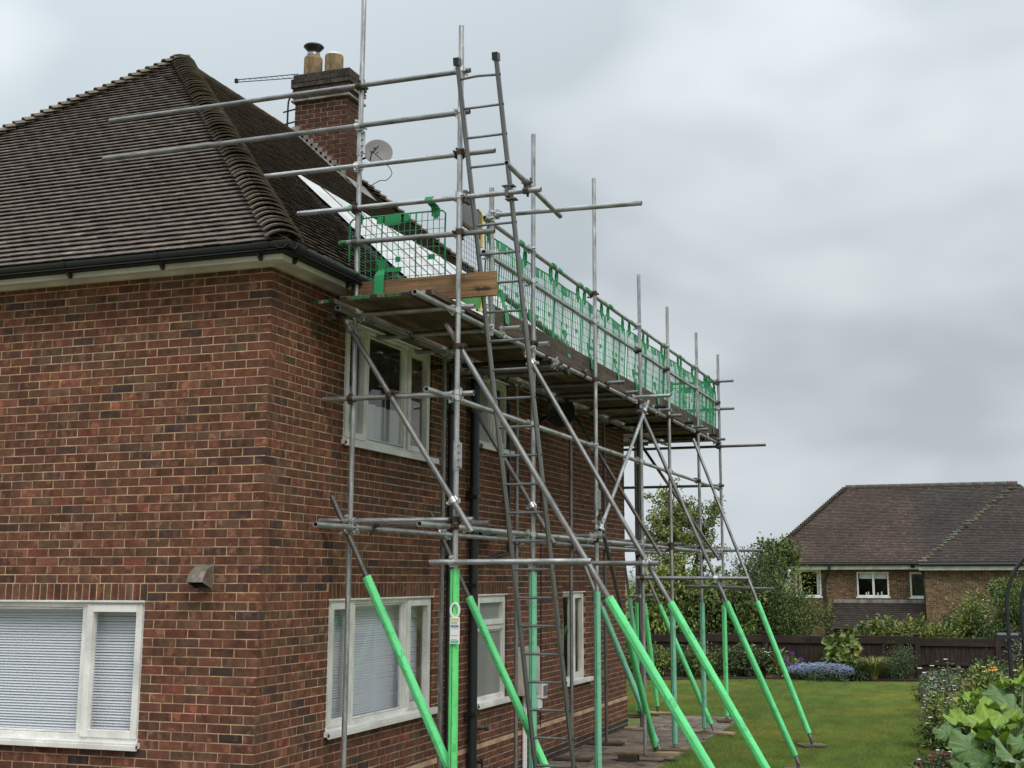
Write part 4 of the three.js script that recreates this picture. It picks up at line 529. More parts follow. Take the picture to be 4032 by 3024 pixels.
// ---------------------------------------------------------------- green mesh brick guards
function guard(label, o, ux, w, h, hangY, tongue, r, cols = 17) {   // o: top left corner, ux: direction of width, n outward
  const t = thing('brick_guard', label, 'mesh guard', [o[0] + ux[0] * w / 2, o[1] - h, o[2] + ux[2] * w / 2], 'green mesh guards'); const n = [-ux[2], 0, ux[0]], ho = tongue === .36 ? .135 : .038;
  const W = (a, b, d = 0) => { const bow = .012 * Math.sin(a * 5 + o[2]) + .01 * Math.sin(b * 7); return [o[0] + ux[0] * a + n[0] * (d + bow), o[1] - b, o[2] + ux[2] * a + n[2] * (d + bow)]; };
  const F = [], Gd = []; const bar = (a, b, c, d, rad, list, seg = 4) => { const k = Math.max(1, Math.round(Math.hypot(c - a, d - b) / .22)); for (let i = 0; i < k; i++) list.push(rod(W(lerp(a, c, i / k), lerp(b, d, i / k)), W(lerp(a, c, (i + 1) / k), lerp(b, d, (i + 1) / k)), rad, seg)); };
  bar(.03, 0, w - .03, 0, .008, F, 6); bar(0, .03, 0, h, .008, F, 6); bar(w, .03, w, h, .008, F, 6); bar(0, h, w, h, .007, F, 6); F.push(rod(W(0, .03), W(.03, 0), .008, 6), rod(W(w, .03), W(w - .03, 0), .008, 6)); part(t, 'frame', F, mat.guard);
  for (let i = 1; i < cols; i++) bar(w * i / cols, 0, w * i / cols, h, i % 6 === 0 ? .008 : .0036, Gd); const rws = Math.round(h / .088); for (let j = 1; j < rws; j++) bar(0, h * j / rws, w, h * j / rws, .003, Gd); part(t, 'mesh_grid', Gd, mat.guard).userData.kind = 'stuff';
  const pad = (a, b, c, d) => { const g = new THREE.BoxGeometry(1, 1, 1); const p0 = W((a + c) / 2, (b + d) / 2); g.scale(Math.abs(ux[0]) > .5 ? c - a : .005, d - b, Math.abs(ux[0]) > .5 ? .005 : c - a); g.translate(...p0); return clean(g); };
  part(t, 'plate', [pad(w * .38, -.004, w * .55, .10), pad(w * .3, .0, w * .36, .075), pad(w * .58, .0, w * .63, .075), pad(w * .36, h * .74, w * .56, h * .80), pad(w * .3, h * .62, w * .35, h * .68), pad(w * .5, h * .6, w * .55, h * .67), pad(w * .83, h * .6, w * .9, h * .67), pad(w * .07, .02, w * .12, .075), pad(w * .88, .02, w * .93, .075)], mat.guard);
  for (const a of [w * .1, w * .9]) { const c = W(a, -hangY, ho), pts = []; for (let i = 0; i <= 8; i++) { const q = lerp(-.15, 1.15, i / 8) * Math.PI; pts.push([c[0] - n[0] * .031 * Math.cos(q), c[1] + .031 * Math.sin(q), c[2] - n[2] * .031 * Math.cos(q)]); } const hk = []; for (const q of [-.03, -.01, .01, .03]) hk.push(curve([W(a + q, .05), W(a + q, -hangY * .45, .012), ...pts.map(p => [p[0] + ux[0] * q, p[1], p[2] + ux[2] * q])], .009, 16, 5)); hk.push(pad(a - .045, -hangY + .035, a + .045, .015)); part(t, 'hook', hk, mat.guard); }
  if (tongue) { const a = w * tongue, q = []; const wd = .05; const S = tongue === .36 ? [[h * .62, .004], [h * .76, .008], [h * .85, .058], [h * .93, .066], [h + .13, .068]] : [[h * .72, .004], [h * .86, .008], [h * .92, .034], [h + .02, .05], [h + .13, .056]]; const A = new Acc(); for (let i = 0; i + 1 < S.length; i++) { const P = (s, e, f) => W(a + e * wd * (s === S[1] ? .7 : 1), s[0], s[1] + f); A.quad(P(S[i], -1, .003), P(S[i], 1, .003), P(S[i + 1], 1, .003), P(S[i + 1], -1, .003), [1, 1, 1], [0, 0], [0, 0], [0, 0], [0, 0]); A.quad(P(S[i], -1, -.001), P(S[i], 1, -.001), P(S[i + 1], 1, -.001), P(S[i + 1], -1, -.001), [1, 1, 1], [0, 0], [0, 0], [0, 0], [0, 0]); } const g = A.geo(); g.deleteAttribute('color'); part(t, 'tongue', g, mat.guard); }
}
const rg = rngf(31);
guard('green mesh guard hung across the near end above the light toe board', [.15, 5.705, -1.082], [1, 0, 0], .98, .68, .062, .36, rg, 17);
{ const st = [-1.76, -2.78, -3.78, -4.80, -5.80, -6.86, -7.88, -8.9, -9.92, -10.94, -11.8], nth = ['first', 'second', 'third', 'fourth', 'fifth', 'sixth', 'seventh', 'eighth', 'ninth', 'tenth', 'last']; st.forEach((z, i) => guard(`green mesh guard on the outer rail, ${nth[i]} from the ladder end`, [1.262, 5.655, z], [0, 0, -1], .96, .69, .108, i % 2 ? .28 : .46, rg, 17)); }
guard('green mesh guard across the far end of the deck', [.42, 5.70, -12.53], [1, 0, 0], .84, .7, .09, 0, rg, 14);
{ // ladder gate with grey and green panels
  const t = thing('ladder_gate', 'wire mesh ladder gate with grey top panel and yellow edge, behind the near right pole', 'gate', [1.3, 4.84, -1.35]);
  const Z = a => -1.06 - a, X = 1.285; const panel = (y0, y1, m, nm, rb) => { const s = new THREE.Shape(); s.moveTo(0, y0); s.lineTo(.44, y0); s.quadraticCurveTo(.52, y0, .52, y0 + .1 * rb); s.lineTo(.52, y1 - .07); s.quadraticCurveTo(.52, y1, .44, y1); s.lineTo(0, y1); const g = new THREE.ExtrudeGeometry(s, { depth: .006, bevelEnabled: false }); g.rotateY(Math.PI / 2); g.translate(X, 0, -1.06); return part(t, nm, clean(g), m); };
  panel(5.58, 5.80, mat.greyPanel, 'grey_panel', .2); panel(4.84, 5.06, mat.greenPanel, 'green_panel', 1); part(t, 'timber_rail', box(X - .012, X + .018, 5.555, 5.585, -1.50, -1.05), mat.toe);
  part(t, 'yellow_edge', [curve([[X + .004, 5.80, Z(.42)], [X + .004, 5.79, Z(.49)], [X + .004, 5.74, Z(.525)], [X + .004, 5.6, Z(.528)], [X + .004, 5.46, Z(.525)]], .013, 18, 8), curve([[X + .004, 5.05, Z(.525)], [X + .004, 4.92, Z(.525)], [X + .004, 4.85, Z(.49)], [X + .004, 4.835, Z(.42)]], .012, 14, 8)], mat.yellow); part(t, 'black_edge', curve([[X - .02, 5.79, Z(.45)], [X - .02, 5.74, Z(.545)], [X - .02, 5.55, Z(.55)]], .016, 12, 8), mat.black);
  const w = []; for (let i = 0; i <= 9; i++) w.push(rod([X, 5.06, Z(.5 * i / 9)], [X, 5.58, Z(.5 * i / 9)], .0022, 4)); for (let j = 0; j <= 10; j++) w.push(rod([X, 5.06 + .052 * j, Z(0)], [X, 5.06 + .052 * j, Z(.5)], .0022, 4)); part(t, 'wire_mesh', w, mat.galvDull).userData.kind = 'stuff';
}
// ---------------------------------------------------------------- ladder
{
  const t = thing('ladder', 'long grey metal ladder leaning through the rails at the near corner', 'ladder', [1.78, .02, -2.46]);
  const yT = 6.92, yB = .02, zAt = y => lerp(-2.46, -.66, (y - yB) / (yT - yB)), xL = y => lerp(1.60, 1.415, (y - yB) / (yT - yB)), W = .372;
  for (const s of [0, 1]) { const a = [xL(yB) + s * W, yB, zAt(yB)], b = [xL(yT) + s * W, yT, zAt(yT)]; const g = new THREE.BoxGeometry(.03, V(a).distanceTo(V(b)), .055, 1, 1, 1); const pg = new THREE.CylinderGeometry(.034, .034, V(a).distanceTo(V(b)), 8, 1, false, Math.PI / 8); pg.scale(.62, 1, .92); const st = part(t, 'stile', along(clean(pg), a, b), mat.steel); part(st, 'end_cap', [along(new THREE.BoxGeometry(.052, .07, .072), [b[0], b[1] - .03, b[2]], [b[0] + .001, b[1] + .05, b[2] + .014]), along(new THREE.BoxGeometry(.05, .08, .07), a, [a[0] - .001, a[1] + .05, a[2] + .013])], mat.black); }
  for (let i = 0; i < 27; i++) { const y = 6.78 - i * .2545, a = [xL(y) + .01, y, zAt(y)], b = [xL(y) + W - .01, y, zAt(y)]; if (y < .1) break; const g = i ? rod(a, b, .0125, 8) : curve([a, [lerp(a[0], b[0], .45), y + .012, a[2]], b], .0125, 10, 7); const p = part(t, 'rung', g, mat.steel); part(p, 'rung_end', [rod([b[0] + .018, y, b[2]], [b[0] + .034, y, b[2]], .013, 8)], mat.black); }
  part(t, 'clamp', [bevelBox(1.372, 1.405, 5.71, 5.82, -1.04, -.915, .004), bevelBox(1.775, 1.81, 5.72, 5.81, -1.04, -.915, .004), box(1.75, 1.86, 5.815, 5.825, -.99, -.91), box(1.78, 1.88, 5.69, 5.7, -.99, -.91)], mat.galvDark);
}
{ // inspection tag
  const t = thing('scaffold_tag', 'white inspection tag holder on the sleeved pole at the near corner', 'tag', [1.385, 1.83, -.845]); const n = .0; const z = -.842;
  const s = new THREE.Shape(); s.absellipse(1.378, 2.11, .047, .068, 0, Math.PI * 2); const h = new THREE.Path(); h.absellipse(1.378, 2.112, .031, .05, 0, Math.PI * 2); s.holes.push(h); const g = new THREE.ExtrudeGeometry(s, { depth: .008, bevelEnabled: false, curveSegments: 16 }); g.translate(0, 0, z); part(t, 'loop', clean(g), mat.white); part(t, 'holder', bevelBox(1.336, 1.422, 1.83, 2.05, z, z + .01, .003), mat.white);
  part(t, 'card', [box(1.342, 1.416, 2.026, 2.042, z + .01, z + .0115)], mat.yellow); part(t, 'card', [box(1.342, 1.416, 1.968, 1.986, z + .01, z + .0116)], mat.tagBlue); part(t, 'card', [box(1.345, 1.414, 1.84, 1.862, z + .01, z + .0117)], mat.foamTeal); part(t, 'print_line', [box(1.346, 1.41, 2.012, 2.015, z + .01, z + .0112), box(1.346, 1.40, 2.004, 2.0065, z + .01, z + .0112), box(1.346, 1.407, 1.995, 1.998, z + .01, z + .0112), box(1.346, 1.412, 1.955, 1.957, z + .01, z + .0112), box(1.346, 1.412, 1.90, 1.903, z + .01, z + .0112), box(1.35, 1.40, 1.868, 1.871, z + .01, z + .0112)], mat.greyPanel);
}
// ---------------------------------------------------------------- timber pads under the feet
function pad(label, c, l, w, turn, m, y = .004, h = .036) { const t = thing('sole_board', label, 'timber pad', [c[0], y, c[1]], 'timber pads under the scaffold feet'); const o = shadow(new THREE.Mesh(bevelBox(-l / 2, l / 2, 0, h, -w / 2, w / 2, .004, 0, rs() * 9), m)); o.name = 'board'; t.add(o); t.rotation.y = turn; return t; }
pad('dark timber pad under the fourth inner pole, on the paving', [.30, -7.41], .5, .2, .05, mat.boardDark); pad('pale timber pad under the fifth inner pole, by the wall', [.28, -9.04], .5, .2, .05, mat.toeDark); pad('pale timber pad against the wall near the far house corner', [.22, -11.0], .52, .16, .05, mat.paleWood); pad('pale raised timber pad carrying the unsleeved pole and two brace feet', [1.26, -7.62], .85, .22, .06, mat.paleWood, .09); pad('dark block beneath the raised timber pad', [1.02, -7.55], .25, .2, .06, mat.boardDark, 0, .09); pad('pale timber pad under the sleeved pole right of the raised pad', [1.30, -8.8], .52, .2, .04, mat.paleWood); pad('pale timber pad under the second farthest outer pole', [1.44, -10.82], .75, .2, -.1, mat.paleWood); pad('grey timber pad under the farthest outer pole at the lawn edge', [1.36, -12.62], .36, .3, .3, mat.board); pad('pale timber pad beyond the house corner, at the end of the paving', [-.05, -13.38], .6, .2, 0, mat.paleWood); pad('grey square timber pad on the lawn under the second farthest raking support', [3.25, -7.52], .36, .3, .1, mat.board, .0, .022); pad('grey square timber pad on the lawn under the farthest raking support', [3.11, -9.88], .36, .3, .5, mat.board, .0, .022); pad('brown timber pad beyond the house corner, closest to the wall', [-.28, -12.95], .4, .2, .1, mat.toeDark);

// ---------------------------------------------------------------- neighbour's house across the fence
{
  const t = thing('neighbour_house', 'brown brick house with wide hipped roof beyond the dark fence', 'house', [3, -2.3, -42]); const r = rngf(5);
  const Zf = -40, nt = () => { const k = rr(.8, 1.18, r); const c = [[.30, .215, .15], [.26, .185, .13], [.34, .245, .17], [.22, .16, .115]][Math.floor(r() * 4)]; return c.map(q => q * k); };
  const holes = [[-2.05, -.34, 1.70, 2.68], [.98, 2.14, 1.70, 2.61], [2.90, 3.44, 1.68, 2.59]];
  const sh = new THREE.Shape(); sh.moveTo(-1.46, -2.4); sh.lineTo(9.6, -2.4); sh.lineTo(9.6, 2.78); sh.lineTo(-1.46, 2.78); for (const [a, b, c, d] of holes.slice(1)) { const h = new THREE.Path(); h.moveTo(a, c); h.lineTo(a, d); h.lineTo(b, d); h.lineTo(b, c); sh.holes.push(h); } { const h = new THREE.Path(); h.moveTo(-1.30, 1.7); h.lineTo(-1.30, 2.68); h.lineTo(-.34, 2.68); h.lineTo(-.34, 1.7); sh.holes.push(h); }
  const g = clean(new THREE.ExtrudeGeometry(sh, { depth: .25, bevelEnabled: false })); g.translate(0, 0, Zf - .262); const wall = part(t, 'wall', [g, box(-1.46, -1.2, -2.4, 2.78, -48, Zf - .27), box(9.35, 9.6, -2.4, 2.78, -48, Zf - .27), box(-1.46, 9.6, -2.4, 2.78, -48.2, -48), box(-1.2, 9.3, -.05, .0, -48, Zf - .27), box(-1.2, 9.3, 2.76, 2.79, -48, Zf - .27)], mat.mortar);
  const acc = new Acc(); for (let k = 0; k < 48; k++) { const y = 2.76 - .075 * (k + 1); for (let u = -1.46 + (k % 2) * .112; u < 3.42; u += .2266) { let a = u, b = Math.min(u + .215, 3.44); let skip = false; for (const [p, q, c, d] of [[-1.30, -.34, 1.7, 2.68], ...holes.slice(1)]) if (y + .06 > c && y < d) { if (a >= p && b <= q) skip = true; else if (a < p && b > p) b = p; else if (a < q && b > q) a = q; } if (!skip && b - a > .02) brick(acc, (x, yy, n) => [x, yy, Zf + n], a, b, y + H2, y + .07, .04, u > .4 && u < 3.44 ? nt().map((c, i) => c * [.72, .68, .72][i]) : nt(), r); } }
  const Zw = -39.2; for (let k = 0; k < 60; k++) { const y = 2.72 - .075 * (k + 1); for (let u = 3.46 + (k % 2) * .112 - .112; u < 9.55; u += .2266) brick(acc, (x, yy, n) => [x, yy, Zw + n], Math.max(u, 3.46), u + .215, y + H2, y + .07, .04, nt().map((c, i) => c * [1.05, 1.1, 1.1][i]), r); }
  part(t, 'wing_wall', box(3.47, 9.6, -2.4, 2.74, Zf - .01, Zw - .008), mat.mortar); part(wall, 'brick', acc.geo(), mat.brick).userData.kind = 'stuff';
  // roof
  const rx0 = -2.6, rx1 = 10.4, ze = Zf + .42, zr = -43.6, ye = 2.95, y1 = 6.02, tn = (y1 - ye) / (ze - zr), cp = Math.cos(Math.atan(tn)), sp = Math.sin(Math.atan(tn)), L = (ze - zr) / cp, hx0 = .36, hx1 = 6.95; const map = (u, s, n) => [u, ye + s * sp + n * cp, ze - s * cp + n * sp];
  const body = new Acc(), k1 = [1, 1, 1], o = [0, 0], A = [rx0, ye, ze], B = [rx1, ye, ze], P = [hx0, y1, zr], Q = [hx1, y1, zr], C = [rx1, ye, 2 * zr - ze], D = [rx0, ye, 2 * zr - ze]; for (const [a, b, c] of [[A, B, Q], [A, Q, P], [D, A, P], [B, C, Q], [C, D, P], [C, P, Q], [A, C, B], [A, D, C]]) body.tri(a, b, c, k1, o, o, o); const bg = body.geo(); bg.deleteAttribute('color'); const roof2 = part(t, 'roof', bg, mat.felt);
  const ta = new Acc(); for (let i = 0; i < Math.floor(L / .1); i++) { const s = i * .1, f = s / L, lo = lerp(rx0, hx0, f), hi = lerp(rx1, hx1, f); for (let u = lo - (i % 2) * .08; u < hi; u += .167) { const m = (u + s * .2), red = smooth(3.3, 2.2, u - (L - s) * .15) * smooth(-3, 0, u + 2); const line = Math.abs(u - lerp(3.3, 6.9, f)) < .12, kk = rr(.75, 1.25, r) * (.8 + .4 * vnoise3(u * .8, s * 1.1, 2)); let c = [lerp(.09, .135, red), lerp(.076, .093, red), lerp(.07, .075, red)].map(q => q * kk); if (u > lerp(3.3, 6.9, f)) c = [.108 * kk, .08 * kk, .072 * kk]; if (line && r() < .8) c = [.36, .33, .27].map(q => q * rr(.5, 1.1, r)); tile(ta, map, Math.max(u, lo), Math.min(u + .164, hi), s, c, r, .02, line ? .055 : .03); } }
  part(roof2, 'roof_tile', ta.geo(), mat.tile).userData.kind = 'stuff';
  const col = (gg, c) => { const a = new Float32Array(gg.attributes.position.count * 3); for (let i = 0; i < a.length; i += 3) { a[i] = c[0]; a[i + 1] = c[1]; a[i + 2] = c[2]; } gg.setAttribute('color', new THREE.BufferAttribute(a, 3)); return gg; };
  for (let i = 0; i < 15; i++) { const x = hx0 + i * .44; part(roof2, 'ridge_tile', col(rod([x, y1 - .02, zr], [x + .43, y1 - .02, zr], .13, 10, .125), [.17, .15, .125].map(q => q * rr(.8, 1.2, r))), mat.tile); }
  for (let i = 0; i < 44; i++) { const f = (i + .5) / 44; const p = [lerp(rx0, hx0, f), lerp(ye, y1, f) + .01, lerp(ze, zr, f)]; part(roof2, 'hip_tile', col(bevelBox(p[0] - .1, p[0] + .12, p[1] - .03, p[1] + .045, p[2] - .12, p[2] + .12, .02), [.11, .095, .075].map(q => q * rr(.7, 1.2, r))), mat.tile); }
  part(t, 'fascia_board', [box(-2.4, 3.36, 2.70, 2.86, Zf + .3, Zf + .325, 0), box(3.3, 10.2, 2.66, 2.82, Zw + .3, Zw + .325, 0), box(-2.3, 3.4, 2.7, 2.715, Zf, Zf + .3, 0), box(3.3, 10, 2.66, 2.675, Zw, Zw + .3, 0)], mat.fascia);
  part(t, 'gutter', [rod([-2.5, 2.9, ze - .02], [3.4, 2.9, ze - .02], .06, 10), rod([3.3, 2.86, Zw + .39], [10.2, 2.86, Zw + .39], .06, 10), box(3.3, 10.3, 2.86, 2.97, Zf + .2, Zw + .34, 0)], mat.black);
  const dp = (pts, x) => part(t, 'downpipe', [curve(pts, .045, 30, 8)], mat.black); dp([[.02, 2.9, ze], [.02, 2.62, ze - .05], [-.1, 2.5, Zf + .1], [-.19, 2.35, Zf + .07], [-.19, 1.5, Zf + .07], [-.19, .4, Zf + .07], [-.19, -2, Zf + .07]]); dp([[3.0, 2.82, ze], [3.25, 2.7, Zf + .12], [3.40, 2.55, Zf + .1], [3.41, 1.5, Zf + .1], [3.42, 0, Zf + .1], [3.42, -2, Zf + .1]]);
  const win = (a, b, c, d, m, nm) => { const w = group(t, 'window'); const fr = [box(a, a + .055, c, d, Zf - .08, Zf - .015, 1), box(b - .055, b, c, d, Zf - .08, Zf - .015, 1), box(a + .055, b - .055, c, c + .06, Zf - .08, Zf - .015, 0), box(a + .055, b - .055, d - .055, d, Zf - .08, Zf - .015, 0), ...(m || []).map(x => box(x - .04, x + .04, c + .06, d - .055, Zf - .08, Zf - .0145, 1))]; part(w, 'frame', fr, mat.pvc); const pg = new THREE.PlaneGeometry(b - a - .08, d - c - .08); pg.translate((a + b) / 2, (c + d) / 2, Zf - .05); part(w, 'pane', pg, mat.glass); part(w, 'sill', box(a - .04, b + .04, c - .05, c + .003, Zf - .1, Zf + .05, 0), mat.pvc); };
  win(-1.30, -.34, 1.7, 2.68, [-1.12]); win(.98, 2.14, 1.70, 2.61, [1.58]); win(2.90, 3.44, 1.68, 2.59);
  part(t, 'roller_blind', box(1.06, 2.06, 2.36, 2.56, Zf - .16, Zf - .15, 0), mat.slat); part(t, 'window_ornament', [1.3, 1.38, 1.72, 1.86].map((x, i) => rod([x, 1.765, Zf - .12], [x, 1.86 + (i % 2) * .03, Zf - .12], .025, 8, .018)), mat.white); part(t, 'net_curtain', box(-.52, -.42, 1.76, 2.62, Zf - .17, Zf - .16), mat.slat);
  const lean = new Acc(), lm = (u, s, n) => [u, .55 + s * .66 + n * .75, Zf + 1.08 - s * .75 + n * .66]; for (let i = 0; i < 15; i++) for (let u = .12 + (i % 2) * .08; u < 3.4; u += .167) { const k = rr(.75, 1.2, r); tile(lean, lm, u, Math.min(u + .164, 3.42), i * .098, [.075 * k, .06 * k, .055 * k], r, .02, .03); }
  const lr = part(t, 'porch_roof', [box(.14, 3.4, .2, .62, Zf, Zf + .95)], mat.felt); part(lr, 'roof_tile', lean.geo(), mat.tile).userData.kind = 'stuff'; part(lr, 'lead_flashing', [box(.1, 3.43, 1.48, 1.60, Zf + .002, Zf + .03, 0), box(.1, 3.43, 1.47, 1.50, Zf + .02, Zf + .10, 0)], mat.lead);
}
// ---------------------------------------------------------------- dark timber fence
{
  const t = thing('garden_fence', 'dark brown close-boarded garden fence behind the flower beds', 'fence', [1, 0, -23]); const r = rngf(15); const px = []; for (let i = -4; i < 7; i++) px.push(.31 + i * 1.82);
  px.forEach((x, i) => { const h = 1.03 + (i % 2) * .01; part(t, 'post', [bevelBox(x - .06, x + .06, -.8, h, -23.06, -22.94, .006, 1, i), bevelBox(x - .075, x + .075, h, h + .03, -23.075, -22.925, .008, 0, i)], mat.fence); });
  for (let i = 0; i + 1 < px.length; i++) { const a = px[i] + .06, b = px[i + 1] - .06, dy = rr(-.02, .02, r), top = .99 + dy; const n = 15, w = (b - a) / n; for (let k = 0; k < n; k++) { const g = bevelBox(a + k * w - .004, a + (k + 1) * w + .008, .30, top - .02 + rr(-.006, .004, r), -23.0, -22.988, .003, 1, i * 7 + k); rotAbout(g, [a + k * w, .5, -23], 0, .1, 0); part(t, 'fence_board', g, mat.fence); } part(t, 'rail', [bevelBox(a, b, top - .19, top, -22.975, -22.945, .005, 0, i), bevelBox(a, b, .335, .41, -22.975, -22.94, .005, 0, i + 3)], mat.fence); part(t, 'gravel_board', bevelBox(a, b, -.3, .30, -23.01, -22.97, .004, 0, i + 9), mat.fence); }
}
// ---------------------------------------------------------------- plants
const G1 = [.135, .19, .036], G2 = [.085, .13, .032], G3 = [.19, .235, .055], G4 = [.06, .095, .032], BG = [.12, .17, .10];
function leafQuad(acc, p, d, n, len, wid, col) { // p base, d direction, n normal-ish
  const D = d.clone().normalize(), S = new THREE.Vector3().crossVectors(D, n).normalize(), N = new THREE.Vector3().crossVectors(S, D); const m = p.clone().addScaledVector(D, len * .5), q = p.clone().addScaledVector(D, len).addScaledVector(N, -len * .18), f = wid * .22; const a = m.clone().addScaledVector(S, wid / 2).addScaledVector(N, f), b = m.clone().addScaledVector(S, -wid / 2).addScaledVector(N, f), A = v => [v.x, v.y, v.z], z = [0, 0];
  acc.tri(A(p), A(a), A(q), col, z, z, z); acc.tri(A(p), A(q), A(b), col, z, z, z);
}
const rv = r => { let x, y, z, l; do { x = r() * 2 - 1; y = r() * 2 - 1; z = r() * 2 - 1; l = x * x + y * y + z * z; } while (l > 1 || l < .01); return new THREE.Vector3(x, y, z).divideScalar(Math.sqrt(l)); };
const vary = (c, r, a = .3) => { const k = 1 + (r() - .5) * 2 * a, w = (r() - .5) * .25; return [c[0] * k * (1 + w), c[1] * k, c[2] * k * (1 - w)]; };
// shrub: clumps of leaves spread through an uneven volume, on stems
function shrub(name, label, cat, c, rad, n, size, cols, seed, o = {}) {
  const r = rngf(seed), t = thing(name, label, cat, [c[0], o.ground ?? groundY(c[0], c[2]), c[2]], o.group), acc = new Acc(), stems = [], clumps = [], gy = o.ground ?? groundY(c[0], c[2]);
  const nc = o.clumps || 40; for (let i = 0; i < nc; i++) { const d = rv(r), q = Math.pow(r(), .4) * rr(.72, 1.12, r); clumps.push({ p: new THREE.Vector3(c[0] + d.x * rad[0] * q, c[1] + d.y * rad[1] * q, c[2] + d.z * rad[2] * q), s: rr(.6, 1.3, r), k: rr(.72, 1.2, r), col: cols[Math.floor(r() * cols.length)] }); }
  const cs = (o.spread || .24) * Math.min(rad[0], rad[1], 1.4) * (o.tight || 1) + .05;
  for (let i = 0; i < n; i++) { const cl = clumps[Math.floor(r() * nc)], e = rv(r).multiplyScalar(Math.pow(r(), .6) * cs * cl.s * 1.5), p = cl.p.clone().add(e); p.y += .0; if (p.y < gy + .02) p.y = gy + .02 + r() * .1; const out = e.clone().normalize().add(rv(r).multiplyScalar(.8)); out.y += .15 - (o.droop || 0); const nn = new THREE.Vector3(0, 1, .25).add(rv(r).multiplyScalar(.6)); leafQuad(acc, p, out, nn, size * rr(.7, 1.3, r), size * rr(.4, .62, r) * (o.wide || 1), vary(cl.col, r, .22).map(x => x * cl.k)); }
  for (let i = 0; i < (o.sprigs || 0); i++) { const d = rv(r); d.y = Math.abs(d.y) + .25; d.normalize(); const b = new THREE.Vector3(c[0] + d.x * rad[0] * .9, c[1] + d.y * rad[1] * .9, c[2] + d.z * rad[2] * .9), L = rr(.2, .55, r) * (o.sprigLen || 1), e = b.clone().addScaledVector(d, L).add(rv(r).multiplyScalar(L * .35)); stems.push(rod(b.toArray(), e.toArray(), .008, 4, .003)); for (let k = 0; k < 16; k++) { const p = b.clone().lerp(e, r()); leafQuad(acc, p, rv(r).add(d), new THREE.Vector3(0, 1, 0), size * rr(.7, 1.1, r), size * .5, vary(cols[0], r, .25)); } }
  for (let i = 0; i < nc; i += 2) stems.push(rod([c[0] + rr(-.12, .12, r), gy, c[2] + rr(-.1, .1, r)], clumps[i].p.toArray(), .016, 5, .005));
  part(t, 'foliage', acc.geo(), mat.leaf); part(t, 'stem', stems, mat.bark);
  if (o.flowers) { const f = new Acc(); for (const [num, col, fs, hi] of o.flowers) for (let i = 0; i < num; i++) { const d = rv(r); d.y = Math.abs(d.y); const p = new THREE.Vector3(c[0] + d.x * rad[0] * 1.02, c[1] + d.y * rad[1] * rr(.9, 1.15, r) + (hi || 0) * r(), c[2] + d.z * rad[2] * 1.02); for (let k = 0; k < 5; k++) { const a = k / 5 * 6.283 + r(); leafQuad(f, p, new THREE.Vector3(Math.cos(a), .35, Math.sin(a)), new THREE.Vector3(0, 1, .4), fs, fs * .7, vary(col, r, .15)); } } part(t, 'flowers', f.geo(), mat.petal); }
  return t;
}
function roundTree(name, label, c, rad, n, size, cols, seed) { // trunk, limbs reaching every clump, loose clumps of leaves in a round crown
  const r = rngf(seed), gy = groundY(c[0], c[2]), t = thing(name, label, 'tree', [c[0], gy, c[2]]), wood = [], acc = new Acc(), fork = new THREE.Vector3(c[0] + .05, c[1] - rad[1] * 1.05, c[2]);
  wood.push(rod([c[0], gy, c[2]], fork.toArray(), .1, 8, .075)); const main = []; for (let i = 0; i < 6; i++) { const a = i / 6 * 6.283 + r(), e = new THREE.Vector3(c[0] + Math.cos(a) * rad[0] * .45, c[1] + rr(-.25, .45, r) * rad[1], c[2] + Math.sin(a) * rad[2] * .45), m = fork.clone().lerp(e, .5).add(rv(r).multiplyScalar(.12)); m.y -= .05; wood.push(curve([fork.toArray(), m.toArray(), e.toArray()], .04, 6, 6)); main.push(e, m); }
  const clumps = []; for (let i = 0; i < 120; i++) { const d = rv(r), q = Math.pow(r(), .45) * rr(.7, 1.1, r); const p = new THREE.Vector3(c[0] + d.x * rad[0] * q, c[1] + d.y * rad[1] * q * (d.y < 0 ? .8 : 1), c[2] + d.z * rad[2] * q); let b = main[0]; for (const m of main) if (m.distanceTo(p) < b.distanceTo(p)) b = m; const mid = b.clone().lerp(p, .55).add(rv(r).multiplyScalar(.12)); wood.push(curve([b.toArray(), mid.toArray(), p.toArray()], .013, 5, 5)); clumps.push([p, rr(.7, 1.25, r), p.clone().sub(b).normalize(), mid]); }
  for (let i = 0; i < n; i++) { const [p, k, d, mid] = clumps[Math.floor(r() * clumps.length)], q = mid.clone().lerp(p, .4 + .75 * r()).add(rv(r).multiplyScalar(.24 * Math.pow(r(), .7))); leafQuad(acc, q, rv(r).addScaledVector(d, .5).add(new THREE.Vector3(0, -.3, 0)), rv(r).add(new THREE.Vector3(0, .8, .3)), size * rr(.7, 1.3, r), size * rr(.4, .62, r), vary(cols[Math.floor(r() * cols.length)], r, .25).map(x => x * k)); }
  part(t, 'trunk', wood, mat.bark); part(t, 'crown', acc.geo(), mat.leaf);
}
